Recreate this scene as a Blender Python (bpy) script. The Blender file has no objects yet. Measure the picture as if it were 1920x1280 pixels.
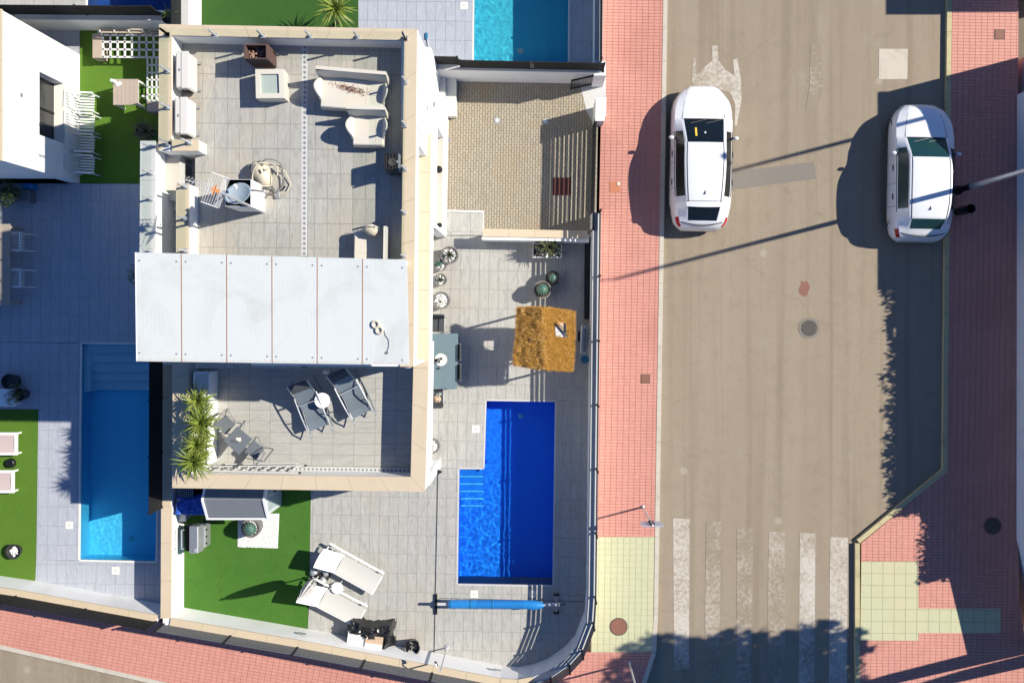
import bpy, bmesh, math, random
from mathutils import Vector, Matrix, noise
random.seed(7)
R = math.radians
SC = bpy.context.scene
COL = SC.collection

# ------------------------------------------------------------------ survey of the site
# drone straight above the garden, 28.8 m up; ground plan measured at 62 units per metre
H, SM, NX, NY = 28.8, 62.0, 1006.0, 591.0
def W(px, py, z=0.0):
    k = H / (H - z) * SM
    return Vector(((px - NX) / k, -(py - NY) / k, z))
def W2(px, py, z=0.0):
    v = W(px, py, z); return (v.x, v.y)

# ------------------------------------------------------------------ camera, sky, sun, exposure
cam = bpy.data.cameras.new("Camera"); co = bpy.data.objects.new("Camera", cam); COL.objects.link(co)
co.location = (0, 0, H); co.rotation_euler = (0, 0, 0)
cam.sensor_width = 36; cam.lens = SM * H / 1920 * 36
cam.shift_x = -(NX - 960) / 1920; cam.shift_y = -(640 - NY) / 1920
cam.clip_end = 600; cam.clip_start = 0.1
SC.camera = co
SUN_EL, SUN_AZ = R(40), R(14.5)          # azimuth measured from +X towards +Y
SD = Vector((math.cos(SUN_EL) * math.cos(SUN_AZ), math.cos(SUN_EL) * math.sin(SUN_AZ), math.sin(SUN_EL)))
world = bpy.data.worlds.new("World"); SC.world = world; world.use_nodes = True
wn = world.node_tree; bg = wn.nodes["Background"]
sky = wn.nodes.new("ShaderNodeTexSky"); sky.sky_type = 'NISHITA'; sky.sun_disc = False
sky.sun_elevation = SUN_EL; sky.sun_rotation = math.pi / 2 - SUN_AZ
sky.air_density = 1.0; sky.dust_density = 0.0; sky.ozone_density = 6.0
tint = wn.nodes.new("ShaderNodeMix"); tint.data_type = "RGBA"; tint.blend_type = "MULTIPLY"; tint.inputs["Factor"].default_value = 1; tint.inputs["B"].default_value = (.76, .95, 1.24, 1)
wn.links.new(sky.outputs[0], tint.inputs["A"]); wn.links.new(tint.outputs["Result"], bg.inputs[0]); bg.inputs[1].default_value = 0.068
sl = bpy.data.lights.new("Sun", 'SUN'); sl.energy = 4.8; sl.angle = R(0.53); sl.color = (1.0, 0.935, 0.83)
so = bpy.data.objects.new("Sun", sl); COL.objects.link(so); so.location = SD * 60
so.rotation_euler = SD.to_track_quat('Z', 'Y').to_euler()
SC.view_settings.view_transform = 'Standard'; SC.view_settings.look = 'None'
SC.view_settings.exposure = 0.62; SC.view_settings.gamma = 1; SC.view_settings.use_curve_mapping = False
SC.render.engine = 'CYCLES'
SC.cycles.max_bounces = 8; SC.cycles.transparent_max_bounces = 16
SC.cycles.caustics_reflective = False; SC.cycles.caustics_refractive = True; sl.cycles.is_caustics_light = True

# ------------------------------------------------------------------ materials
MT = {}
def newmat(name):
    m = bpy.data.materials.new(name); m.use_nodes = True
    nt = m.node_tree; b = nt.nodes["Principled BSDF"]; MT[name] = m
    return m, nt, b
def nd(nt, t, **kw):
    n = nt.nodes.new(t)
    for k, v in kw.items(): setattr(n, k, v)
    return n
def pos(nt, scale=(1, 1, 1), shift=None):
    g = nd(nt, "ShaderNodeNewGeometry"); mp = nd(nt, "ShaderNodeMapping"); mp.inputs["Scale"].default_value = scale
    if shift is not None:
        a = nd(nt, "ShaderNodeVectorMath", operation='ADD'); nt.links.new(g.outputs["Position"], a.inputs[0]); nt.links.new(shift, a.inputs[1])
        nt.links.new(a.outputs[0], mp.inputs[0])
    else: nt.links.new(g.outputs["Position"], mp.inputs[0])
    return mp.outputs[0]
def tex(nt, vec, scale, detail=4, rough=.6, dist=0):
    n = nd(nt, "ShaderNodeTexNoise"); n.inputs["Scale"].default_value = scale; n.inputs["Detail"].default_value = detail
    n.inputs["Roughness"].default_value = rough; n.inputs["Distortion"].default_value = dist
    nt.links.new(vec, n.inputs["Vector"]); return n.outputs["Fac"]
def ramp(nt, fac, stops):
    r = nd(nt, "ShaderNodeValToRGB"); e = r.color_ramp.elements
    while len(e) < len(stops): e.new(.5)
    for i, (p, c) in enumerate(stops): e[i].position = p; e[i].color = (*c, 1) if len(c) == 3 else c
    nt.links.new(fac, r.inputs[0]); return r.outputs[0]
def mix(nt, fac, a, b, mode='MIX'):
    m = nd(nt, "ShaderNodeMix", data_type='RGBA', blend_type=mode)
    for s, v in ((m.inputs["Factor"], fac), (m.inputs["A"], a), (m.inputs["B"], b)):
        if isinstance(v, (int, float)): s.default_value = v
        elif isinstance(v, (tuple, list)): s.default_value = (*v[:3], 1)
        else: nt.links.new(v, s)
    return m.outputs["Result"]
def bump(nt, b, h, strength=.3, dist=.01):
    n = nd(nt, "ShaderNodeBump"); n.inputs["Strength"].default_value = strength; n.inputs["Distance"].default_value = dist
    nt.links.new(h, n.inputs["Height"]); nt.links.new(n.outputs[0], b.inputs["Normal"])
def rnd(nt):
    oi = nd(nt, "ShaderNodeObjectInfo"); g = nd(nt, "ShaderNodeNewGeometry")
    a = nd(nt, "ShaderNodeMath", operation='ADD'); nt.links.new(oi.outputs["Random"], a.inputs[0]); nt.links.new(g.outputs["Random Per Island"], a.inputs[1])
    f = nd(nt, "ShaderNodeMath", operation='FRACT'); nt.links.new(a.outputs[0], f.inputs[0]); return f.outputs[0]
def M(name, col, rough=.6, var=.12, scale=3, bmp=0, bsc=60, metal=0, dirt=None, dsc=1.2, damt=.5, spec=.5, coat=0):
    m, nt, b = newmat(name)
    v = pos(nt); n1 = tex(nt, v, scale, 5); n2 = tex(nt, v, scale * 9, 3)
    lo = tuple(c * (1 - var) for c in col); hi = tuple(min(1, c * (1 + var)) for c in col)
    c = mix(nt, n1, lo, hi); c = mix(nt, .35, c, mix(nt, n2, lo, hi))
    if dirt:
        d = tex(nt, v, dsc, 6, .65, .6)
        r = ramp(nt, d, [(.5, (0, 0, 0)), (.72, (damt,) * 3)])
        c = mix(nt, r, c, dirt)
    nt.links.new(c, b.inputs["Base Color"])
    b.inputs["Roughness"].default_value = rough; b.inputs["Metallic"].default_value = metal
    b.inputs["Specular IOR Level"].default_value = spec
    if coat: b.inputs["Coat Weight"].default_value = coat; b.inputs["Coat Roughness"].default_value = .05
    if bmp: bump(nt, b, tex(nt, v, bsc, 3), bmp, .02)
    return m
def tile_mat(name, cols, rough=.45, vx=9, vy=1.6, stain=None, stamt=.5, stsc=.5, spread=.5, amp=.75):
    """stone-look tile: every piece gets its own shade, its own veins, plus weathering over the floor"""
    m, nt, b = newmat(name)
    rv = rnd(nt)
    cmb = nd(nt, "ShaderNodeCombineXYZ")
    for i in range(3):
        mu = nd(nt, "ShaderNodeMath", operation='MULTIPLY'); mu.inputs[1].default_value = (37, 91, 53)[i]
        nt.links.new(rv, mu.inputs[0]); nt.links.new(mu.outputs[0], cmb.inputs[i])
    v = pos(nt, (vx, vy, 1), cmb.outputs[0]); n = tex(nt, v, 1.2, 6, .68, 1.6)
    a, bb, c3 = cols
    c = ramp(nt, n, [(.28, a), (.5, bb), (.74, c3)])
    base = mix(nt, rv, tuple(x * (1 - .16 * spread * 2) for x in bb), tuple(min(1, x * (1 + .10 * spread * 2)) for x in bb))
    c = mix(nt, amp, base, c)
    w = pos(nt); fine = tex(nt, w, 34, 4)
    c = mix(nt, .25, c, mix(nt, fine, a, c3))
    if stain:
        d = tex(nt, w, stsc, 6, .62, .8); c = mix(nt, ramp(nt, d, [(.5, (0, 0, 0)), (.7, (stamt,) * 3)]), c, stain)
    nt.links.new(c, b.inputs["Base Color"]); b.inputs["Roughness"].default_value = rough
    bump(nt, b, fine, .12, .01)
    return m

M("white_render", (.80, .795, .77), .85, .03, 1.5, .08, 120, dirt=(.60, .59, .56), dsc=.7, damt=.5)
M("white_paint", (.80, .80, .78), .45, .03, 5)
M("coping_stone", (.54, .445, .31), .7, .14, 2.2, .1, 80, dirt=(.50, .40, .29), dsc=1.1, damt=.55)
M("grey_coping", (.50, .50, .48), .7, .1, 3, .1, 80)
M("sandwich_panel", (.575, .60, .575), .35, .03, 3, dirt=(.44, .45, .42), dsc=.7, damt=.6)
M("rust", (.30, .16, .09), .8, .3, 8)
tile_mat("terrace_tile", ((.20, .198, .18), (.365, .36, .328), (.50, .485, .44)), stain=(.45, .37, .26), stamt=.5, stsc=.45)
tile_mat("garden_tile", ((.20, .20, .185), (.39, .385, .356), (.53, .52, .475)), stain=(.43, .37, .28), stamt=.4, stsc=.3, spread=.4)
tile_mat("cool_tile", ((.25, .27, .30), (.38, .40, .44), (.48, .50, .53)), spread=.45)
tile_mat("lower_tile", ((.23, .228, .208), (.395, .388, .352), (.50, .485, .44)), vx=1.6, vy=9, stain=(.46, .40, .33), stamt=.35, stsc=.4)
tile_mat("red_tile", ((.44, .18, .132), (.53, .24, .185), (.61, .305, .245)), .7, 5, 5, stain=(.40, .17, .125), stamt=.5, stsc=.4, spread=.55)
tile_mat("yellow_tile", ((.40, .40, .235), (.46, .46, .285), (.52, .515, .335)), .75, 5, 5, stain=(.50, .44, .25), stamt=.4, stsc=.5, spread=.25)
tile_mat("drive_brick", ((.20, .175, .13), (.33, .29, .22), (.43, .385, .30)), .8, 7, 3, stain=(.36, .25, .125), stamt=.5, stsc=.45, spread=.9)
M("grout", (.215, .21, .195), .9, .15, 6)
M("red_grout", (.33, .115, .088), .9, .2, 6)
M("grate_hole", (.20, .20, .19), .9, .1, 10)
M("dish_grey", (.30, .36, .40), .4, .05, 6)
M("patch_grey", (.42, .44, .44), .5, .15, 14)
M("yellow_grout", (.37, .365, .23), .9, .1, 6)
M("drive_grout", (.13, .105, .07), .95, .3, 4)
M("earth", (.16, .13, .10), .95, .25, .4)
M("kerb_stone", (.48, .44, .36), .8, .12, 4, .15, 60, dirt=(.30, .26, .18), dsc=2, damt=.5)
M("kerb_yellow", (.46, .40, .22), .8, .16, 4, .15, 60, dirt=(.22, .22, .12), dsc=2, damt=.6)
M("dark_metal", (.012, .0125, .014), .7, .2, 8, spec=.25)
M("fence_grey", (.095, .10, .105), .45, .15, 8)
M("slat_metal", (.045, .047, .050), .5, .15, 8)
M("grey_metal", (.38, .39, .40), .35, .08, 8, metal=.6)
M("steel", (.50, .51, .52), .3, .05, 8, metal=.4)
M("alu", (.60, .60, .58), .35, .06, 8, metal=.15)
M("black_plastic", (.012, .012, .013), .28, .3, 6)
M("dark_fabric", (.05, .055, .062), .85, .2, 20)
M("sling_grey", (.14, .175, .20), .7, .12, 14)
M("table_blue", (.13, .185, .205), .22, .06, 3)
M("table_grey", (.145, .16, .175), .4, .1, 6)
M("chair_white", (.66, .67, .65), .4, .04, 8)
M("lounger_frame", (.74, .74, .71), .4, .04, 8)
M("lounger_sling", (.56, .545, .49), .75, .05, 12)
M("lounger_back", (.70, .69, .65), .75, .03, 12)
M("wood_grey", (.38, .31, .25), .75, .2, 6)
M("wood_light", (.52, .38, .26), .7, .16, 6)
M("sofa_white", (.58, .545, .465), .7, .05, 4, dirt=(.58, .50, .38), dsc=1.6, damt=.4)
M("ac_white", (.60, .58, .53), .45, .04, 4, dirt=(.60, .54, .45), dsc=1.5, damt=.45)
M("rattan_brown", (.10, .058, .045), .8, .4, 30, .5, 90)
M("soil", (.085, .045, .03), .95, .6, 25, .8, 60)
M("stone_pot", (.17, .16, .15), .7, .2, 12)
M("pot_black", (.03, .03, .032), .5, .2, 12)
M("pebble", (.70, .69, .66), .7, .22, 30)
M("pebble_brown", (.36, .22, .16), .7, .4, 30)
M("shed_roof", (.165, .178, .195), .6, .1, 4)
M("shed_wall", (.46, .50, .51), .6, .06, 4)
M("tarp_blue", (.02, .09, .42), .35, .25, 3)
M("blue_plastic", (.02, .20, .52), .35, .12, 4)
M("net_blue", (.01, .16, .30), .5, .15, 8)
M("thatch", (.34, .165, .022), .9, .45, 22)
M("tub_water", (.36, .42, .38), .12, .08, 5)
M("orange_plastic", (.65, .22, .03), .5, .15, 8)
M("cream_plastic", (.55, .49, .37), .45, .06, 6)
M("rubber", (.02, .02, .021), .8, .2, 10)
M("car_white", (.70, .71, .715), .3, .015, 2, coat=1.0)
M("car_trim", (.02, .02, .022), .5, .1, 6)
M("car_glass", (.006, .009, .011), .16, .1, 3, spec=.4)
M("car_glass_green", (.010, .042, .046), .16, .1, 3, spec=.4)
M("lamp_red", (.35, .02, .02), .2, .1, 6)
M("lamp_clear", (.55, .57, .58), .15, .1, 6)
M("yellow_card", (.75, .48, .05), .6, .05, 6)
M("iron_brown", (.20, .085, .055), .7, .25, 10, .2, 60)
M("iron_dark", (.07, .06, .05), .75, .3, 10)
M("orange_lid", (.46, .17, .09), .7, .12, 10)
M("mat_red", (.085, .03, .025), .95, .2, 20)
M("lid_cream", (.70, .68, .60), .55, .06, 5)
M("road_paint", (.58, .54, .48), .8, .15, 5)
M("sign_back", (.40, .47, .56), .4, .05, 5)
M("bark", (.12, .085, .055), .9, .3, 9)
M("box_plank", (.68, .68, .66), .7, .08, 8)
M("door_grey", (.30, .36, .37), .5, .08, 5)
M("screen_dark", (.015, .016, .018), .2, .1, 5)
M("bag_silver", (.42, .45, .46), .3, .3, 12, metal=.4)
M("umbrella_cloth", (.46, .45, .43), .8, .1, 14)
M("dirt_brown", (.22, .10, .06), .9, .5, 20)

def leaf_mat(name, a, b_, tr=.15):
    m, nt, b = newmat(name); rv = rnd(nt); n = tex(nt, pos(nt), 6, 4)
    c = mix(nt, rv, a, b_); c = mix(nt, .3, c, mix(nt, n, a, b_))
    nt.links.new(c, b.inputs["Base Color"]); b.inputs["Roughness"].default_value = .45
    b.inputs["Transmission Weight"].default_value = 0
    t = nd(nt, "ShaderNodeBsdfTranslucent"); nt.links.new(c, t.inputs[0]); ms = nd(nt, "ShaderNodeMixShader"); ms.inputs[0].default_value = tr
    nt.links.new(b.outputs[0], ms.inputs[1]); nt.links.new(t.outputs[0], ms.inputs[2]); nt.links.new(ms.outputs[0], nt.nodes["Material Output"].inputs[0])
    return m
leaf_mat("yucca_leaf", (.14, .19, .03), (.30, .36, .06), .25)
leaf_mat("straw", (.28, .125, .014), (.60, .33, .055), .08)
leaf_mat("dark_agave", (.02, .032, .014), (.05, .065, .03), .08)
leaf_mat("palm_leaf", (.035, .055, .02), (.07, .09, .03))
leaf_mat("agave_leaf", (.05, .065, .035), (.12, .135, .06))
leaf_mat("bush_leaf", (.035, .055, .018), (.085, .11, .035))
leaf_mat("hedge_leaf", (.03, .06, .018), (.07, .11, .03))
leaf_mat("cactus", (.045, .11, .085), (.07, .16, .12), .05)

def turf_mat(name, a, b_, c_):
    m, nt, b = newmat(name); v = pos(nt)
    n1 = tex(nt, v, 1.1, 5); n2 = tex(nt, v, 55, 4, .7); n3 = tex(nt, pos(nt, (1, 9, 1)), 9, 3)
    c = mix(nt, ramp(nt, n1, [(.35, (0, 0, 0)), (.65, (1, 1, 1))]), a, b_)
    c = mix(nt, ramp(nt, n2, [(.3, (0, 0, 0)), (.7, (1, 1, 1))]), c, c_)
    c = mix(nt, .3, c, mix(nt, n3, a, b_)); nt.links.new(c, b.inputs["Base Color"])
    b.inputs["Roughness"].default_value = .9; b.inputs["Specular IOR Level"].default_value = .2
    bump(nt, b, n2, .8, .03); return m
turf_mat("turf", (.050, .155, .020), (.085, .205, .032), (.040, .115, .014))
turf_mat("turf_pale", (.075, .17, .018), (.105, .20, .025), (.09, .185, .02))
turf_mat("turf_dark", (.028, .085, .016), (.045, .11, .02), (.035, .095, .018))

def road_mat():
    m, nt, b = newmat("asphalt"); v = pos(nt)
    n1 = tex(nt, v, .25, 5); n2 = tex(nt, v, 2.2, 6, .7, .5); n3 = tex(nt, v, 60, 3, .8); st = tex(nt, pos(nt, (1.1, .06, 1)), 1.3, 4)
    st2 = tex(nt, pos(nt, (2.6, .05, 1)), 1.0, 5, .6)
    c = mix(nt, n1, (.245, .197, .137), (.292, .238, .168))
    c = mix(nt, ramp(nt, st, [(.38, (0, 0, 0)), (.62, (.8, .8, .8))]), c, (.30, .248, .178))
    c = mix(nt, ramp(nt, st2, [(.36, (.55, .55, .55)), (.5, (0, 0, 0))]), c, (.20, .158, .108))
    c = mix(nt, ramp(nt, n2, [(.32, (.4, .4, .4)), (.5, (0, 0, 0))]), c, (.215, .172, .118))
    c = mix(nt, ramp(nt, tex(nt, v, .9, 7, .7), [(.60, (0, 0, 0)), (.68, (.35, .35, .35))]), c, (.33, .285, .215))
    vo = nd(nt, "ShaderNodeTexVoronoi"); vo.inputs["Scale"].default_value = .42; nt.links.new(v, vo.inputs["Vector"])
    c = mix(nt, ramp(nt, vo.outputs["Distance"], [(.035, (.55, .55, .55)), (.06, (0, 0, 0))]), c, (.40, .35, .27))
    vc = nd(nt, "ShaderNodeTexVoronoi", feature='DISTANCE_TO_EDGE'); vc.inputs["Scale"].default_value = .16; va = nd(nt, "ShaderNodeVectorMath", operation='ADD'); nt.links.new(v, va.inputs[0])
    wob = nd(nt, "ShaderNodeTexNoise"); wob.inputs["Scale"].default_value = 1.3; wob.inputs["Detail"].default_value = 5; nt.links.new(v, wob.inputs["Vector"]); nt.links.new(wob.outputs["Color"], va.inputs[1]); nt.links.new(va.outputs[0], vc.inputs["Vector"])
    c = mix(nt, ramp(nt, vc.outputs["Distance"], [(.0012, (.22, .22, .22)), (.003, (0, 0, 0))]), c, (.13, .105, .075))
    c = mix(nt, ramp(nt, n3, [(.56, (0, 0, 0)), (.68, (.8, .8, .8))]), c, (.12, .10, .075))
    c = mix(nt, ramp(nt, tex(nt, v, 28, 4, .8), [(.58, (0, 0, 0)), (.7, (.5, .5, .5))]), c, (.38, .32, .24))
    nt.links.new(c, b.inputs["Base Color"]); b.inputs["Roughness"].default_value = .9; bump(nt, b, n3, .35, .02)
    m, nt, b = newmat("asphalt_patch"); v = pos(nt)
    n3 = tex(nt, v, 40, 4, .8); c = mix(nt, n3, (.13, .115, .095), (.26, .235, .195)); nt.links.new(c, b.inputs["Base Color"]); b.inputs["Roughness"].default_value = .95
    # worn paint: paint shows where the wear noise leaves it, bare road elsewhere
    for nm, lo, hi, pc in (("worn_paint", .28, .62, (.48, .445, .38)), ("very_worn_paint", .42, .76, (.43, .39, .325)), ("faint_paint", .56, .78, (.40, .365, .31))):
        m, nt, b = newmat(nm); v = pos(nt); a = tex(nt, v, 9, 6, .72); a2 = tex(nt, v, .9, 3)
        mm = nd(nt, "ShaderNodeMath", operation='MULTIPLY_ADD'); nt.links.new(a2, mm.inputs[0]); mm.inputs[1].default_value = .7; mm.inputs[2].default_value = -.35
        ad = nd(nt, "ShaderNodeMath", operation='ADD'); nt.links.new(a, ad.inputs[0]); nt.links.new(mm.outputs[0], ad.inputs[1])
        f = ramp(nt, ad.outputs[0], [(lo, (0, 0, 0)), (hi, (1, 1, 1))])
        nt.links.new(mix(nt, f, (.245, .198, .138), pc), b.inputs["Base Color"]); b.inputs["Roughness"].default_value = .85
road_mat()

def water_mat(name, tint):
    m, nt, b = newmat(name); b.inputs["Base Color"].default_value = (*tint, 1); b.inputs["Transmission Weight"].default_value = 1
    b.inputs["Roughness"].default_value = 0; b.inputs["IOR"].default_value = 1.33
water_mat("water_blue", (.92, .98, 1.0)); water_mat("water_teal", (.85, .97, .98)); water_mat("water_azure", (.85, .96, 1.0))
def mosaic(name, a, b_):
    m, nt, b = newmat(name); v = pos(nt)
    vo = nd(nt, "ShaderNodeTexVoronoi"); vo.inputs["Scale"].default_value = 40; vo.distance = 'CHEBYCHEV'; vo.inputs["Randomness"].default_value = 0; nt.links.new(v, vo.inputs["Vector"])
    sep = nd(nt, "ShaderNodeSeparateColor"); nt.links.new(vo.outputs["Color"], sep.inputs[0])
    c = mix(nt, sep.outputs[0], a, b_); c = mix(nt, .35, c, mix(nt, tex(nt, v, 2, 4), a, b_)); nt.links.new(c, b.inputs["Base Color"]); b.inputs["Roughness"].default_value = .3
mosaic("mosaic_blue", (.004, .17, .90), (.012, .27, .98))
mosaic("mosaic_teal", (.05, .50, .66), (.08, .60, .76))
mosaic("mosaic_azure", (.07, .60, .93), (.11, .70, .98))
mosaic("mosaic_step", (.42, .76, .88), (.50, .82, .92))
mosaic("mosaic_navy", (.005, .07, .30), (.01, .10, .40))
def glass_mat():
    m, nt, b = newmat("rail_glass"); nt.nodes.remove(b)
    tr = nd(nt, "ShaderNodeBsdfTransparent"); tr.inputs[0].default_value = (.95, .975, .955, 1)
    gl = nd(nt, "ShaderNodeBsdfGlossy"); gl.inputs["Roughness"].default_value = .02; 
    ms = nd(nt, "ShaderNodeMixShader"); ms.inputs[0].default_value = .035; nt.links.new(tr.outputs[0], ms.inputs[1]); nt.links.new(gl.outputs[0], ms.inputs[2])
    nt.links.new(ms.outputs[0], nt.nodes["Material Output"].inputs[0])
glass_mat()

# ------------------------------------------------------------------ builders
XF = {}                                      # world matrix of every object made here
class MB:
    def __init__(s): s.v = []; s.f = []
    def add(s, vs, fs):
        n = len(s.v); s.v += [tuple(v) for v in vs]; s.f += [tuple(i + n for i in f) for f in fs]; return s
    def box(s, x0, x1, y0, y1, z0, z1):
        return s.prism([(x0, y0), (x1, y0), (x1, y1), (x0, y1)], z0, z1)
    def prism(s, poly, z0, z1, top=None, bottom=True):
        a = sum(poly[i][0] * poly[(i + 1) % len(poly)][1] - poly[(i + 1) % len(poly)][0] * poly[i][1] for i in range(len(poly)))
        if a < 0: poly = poly[::-1]; top = top[::-1] if top else None
        n = len(poly); t = top or poly
        fs = [tuple(range(n, 2 * n))] + [(i, (i + 1) % n, n + (i + 1) % n, n + i) for i in range(n)]
        if bottom: fs.append(tuple(range(n - 1, -1, -1)))
        return s.add([(p[0], p[1], z0) for p in poly] + [(p[0], p[1], z1) for p in t], fs)
    def obox(s, c, size, mat=None):
        x, y, z = (d / 2 for d in size); c = Vector(c); m = mat or Matrix.Identity(3)
        vs = [c + m @ Vector((sx * x, sy * y, sz * z)) for sz in (-1, 1) for sx, sy in ((-1, -1), (1, -1), (1, 1), (-1, 1))]
        return s.add(vs, [(3, 2, 1, 0), (4, 5, 6, 7), (0, 1, 5, 4), (1, 2, 6, 5), (2, 3, 7, 6), (3, 0, 4, 7)])
    def bar(s, p, q, w, h, up=(0, 0, 1)):
        p, q = Vector(p), Vector(q); d = (q - p); L = d.length; d.normalize(); u = Vector(up)
        if abs(d.dot(u)) > .98: u = Vector((0, 1, 0))
        sd = d.cross(u).normalized(); u = sd.cross(d).normalized()
        return s.obox((p + q) / 2, (L, w, h), Matrix((d, sd, u)).transposed())
    def tube(s, pts, r, n=8, closed=False):
        pts = [Vector(p) for p in pts]; N = len(pts); rr = r if isinstance(r, (list, tuple)) else [r] * N
        base = len(s.v); pu = None
        for i, p in enumerate(pts):
            a = pts[(i - 1) % N] if (i or closed) else p; b = pts[(i + 1) % N] if (i < N - 1 or closed) else p
            d = (b - a); d = d.normalized() if d.length > 1e-9 else Vector((0, 0, 1))
            u = pu if pu is not None else (Vector((0, 0, 1)) if abs(d.z) < .9 else Vector((1, 0, 0)))
            sd = d.cross(u); sd = sd.normalized() if sd.length > 1e-6 else d.orthogonal().normalized(); u = sd.cross(d).normalized(); pu = u
            for k in range(n):
                t = 2 * math.pi * k / n; s.v.append(tuple(p + (sd * math.cos(t) + u * math.sin(t)) * rr[i]))
        M_ = N if closed else N - 1
        for i in range(M_):
            for k in range(n):
                a, b = base + i * n, base + ((i + 1) % N) * n
                s.f.append((a + k, b + k, b + (k + 1) % n, a + (k + 1) % n))
        if not closed:
            s.f.append(tuple(base + k for k in range(n))); s.f.append(tuple(base + (N - 1) * n + k for k in range(n - 1, -1, -1)))
        return s
    def lathe(s, prof, c=(0, 0, 0), n=24, sx=1, sy=1, wob=None):
        base = len(s.v); c = Vector(c)
        for r, z in prof:
            for k in range(n):
                t = 2 * math.pi * k / n; w = wob(t, z) if wob else 1
                s.v.append((c.x + r * w * sx * math.cos(t), c.y + r * w * sy * math.sin(t), c.z + z))
        for i in range(len(prof) - 1):
            for k in range(n):
                a, b = base + i * n, base + (i + 1) * n
                s.f.append((a + k, a + (k + 1) % n, b + (k + 1) % n, b + k))
        s.f.append(tuple(base + k for k in range(n - 1, -1, -1))); s.f.append(tuple(base + (len(prof) - 1) * n + k for k in range(n)))
        return s
    def cyl(s, c, r, h, n=20): return s.lathe([(r, 0), (r, h)], c, n)
    def ell(s, c, rx, ry, rz, n=12, m=7):
        prof = [(max(.02, math.sin(math.pi * i / m)), -math.cos(math.pi * i / m) * rz) for i in range(m + 1)]
        return s.lathe([(p[0], p[1]) for p in prof], c, n, rx, ry)
    def grid(s, fn, nu, nv):
        base = len(s.v)
        for j in range(nv + 1):
            for i in range(nu + 1): s.v.append(tuple(fn(i / nu, j / nv)))
        for j in range(nv):
            for i in range(nu):
                a = base + j * (nu + 1) + i; s.f.append((a, a + 1, a + nu + 2, a + nu + 1))
        return s
    def mesh(s, name, mats, smooth=False, off=None):
        me = bpy.data.meshes.new(name); vs = s.v
        if off is not None: vs = [tuple(off @ Vector(v)) for v in vs]
        me.from_pydata(vs, [], s.f)
        for m in (mats if isinstance(mats, (list, tuple)) else [mats]): me.materials.append(MT[m])
        if smooth: me.polygons.foreach_set("use_smooth", [True] * len(me.polygons))
        me.update(); return me
    def build(s, name, mat, parent=None, smooth=False, local=False, bevel=0, auto=None):
        off = None
        if parent is not None and not local: off = XF[parent.name].inverted()
        me = s.mesh(name, mat, smooth, off)
        if bevel or auto:
            bm = bmesh.new(); bm.from_mesh(me); bmesh.ops.remove_doubles(bm, verts=bm.verts, dist=1e-5)
            if bevel:
                es = [e for e in bm.edges if len(e.link_faces) == 2 and e.calc_face_angle(0) > .5]
                bmesh.ops.bevel(bm, geom=es, offset=bevel, segments=1, affect='EDGES', clamp_overlap=True)
            bm.to_mesh(me); bm.free()
        if auto is not None:
            me.polygons.foreach_set("use_smooth", [True] * len(me.polygons)); me.set_sharp_from_angle(angle=R(auto))
        o = bpy.data.objects.new(name, me); COL.objects.link(o)
        if parent is not None: o.parent = parent; XF[o.name] = XF[parent.name]
        else: XF[o.name] = Matrix.Identity(4)
        return o
def tag(o, label=None, cat=None, group=None, kind=None):
    if label: o["label"] = label
    if cat: o["category"] = cat
    if group: o["group"] = group
    if kind: o["kind"] = kind
    return o
def thing(name, label, cat, loc=(0, 0, 0), rz=0, group=None):
    o = bpy.data.objects.new(name, None); COL.objects.link(o); o.location = loc; o.rotation_euler = (0, 0, rz); o.empty_display_size = .2
    XF[o.name] = Matrix.Translation(Vector(loc)) @ Matrix.Rotation(rz, 4, 'Z')
    return tag(o, label, cat, group)
def copy_tree(o, loc=None, rz=None, label=None, parent=None, kids=None):
    c = o.copy(); COL.objects.link(c)
    if parent is not None: c.parent = parent
    if loc is not None: c.location = loc
    if rz is not None: c.rotation_euler = (0, 0, rz)
    if label: c["label"] = label
    if parent is None: XF[c.name] = Matrix.Translation(c.location) @ Matrix.Rotation(c.rotation_euler.z, 4, 'Z')
    else: XF[c.name] = XF[parent.name]
    for ch in KIDS(o): copy_tree(ch, parent=c)
    return c
def KIDS(o): return [x for x in list(o.children)]
def struct(name, mb, mat, **kw):
    o = mb.build(name, mat, **kw); o["kind"] = "structure"; return o
def inst(name, me, parent, loc, rot=None, scale=None):
    o = bpy.data.objects.new(name, me); COL.objects.link(o); o.parent = parent
    o.location = XF[parent.name].inverted() @ Vector(loc)
    if rot is not None: o.rotation_euler = rot
    if scale is not None: o.scale = scale
    XF[o.name] = XF[parent.name]; return o
def clip(poly, conv):
    """Sutherland-Hodgman: poly against a convex counter-clockwise polygon"""
    out = poly
    for i in range(len(conv)):
        a, b = conv[i], conv[(i + 1) % len(conv)]; inp = out; out = []
        if not inp: return []
        def sd(p): return (b[0] - a[0]) * (p[1] - a[1]) - (b[1] - a[1]) * (p[0] - a[0])
        for j in range(len(inp)):
            p, q = inp[j], inp[(j + 1) % len(inp)]; dp, dq = sd(p), sd(q)
            if dp >= 0: out.append(p)
            if (dp > 0 > dq) or (dp < 0 < dq):
                t = dp / (dp - dq); out.append((p[0] + (q[0] - p[0]) * t, p[1] + (q[1] - p[1]) * t))
    return out
def area(p): return sum(p[i][0] * p[(i + 1) % len(p)][1] - p[(i + 1) % len(p)][0] * p[i][1] for i in range(len(p))) / 2
def ccw(p): return p if area(p) > 0 else p[::-1]
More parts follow.
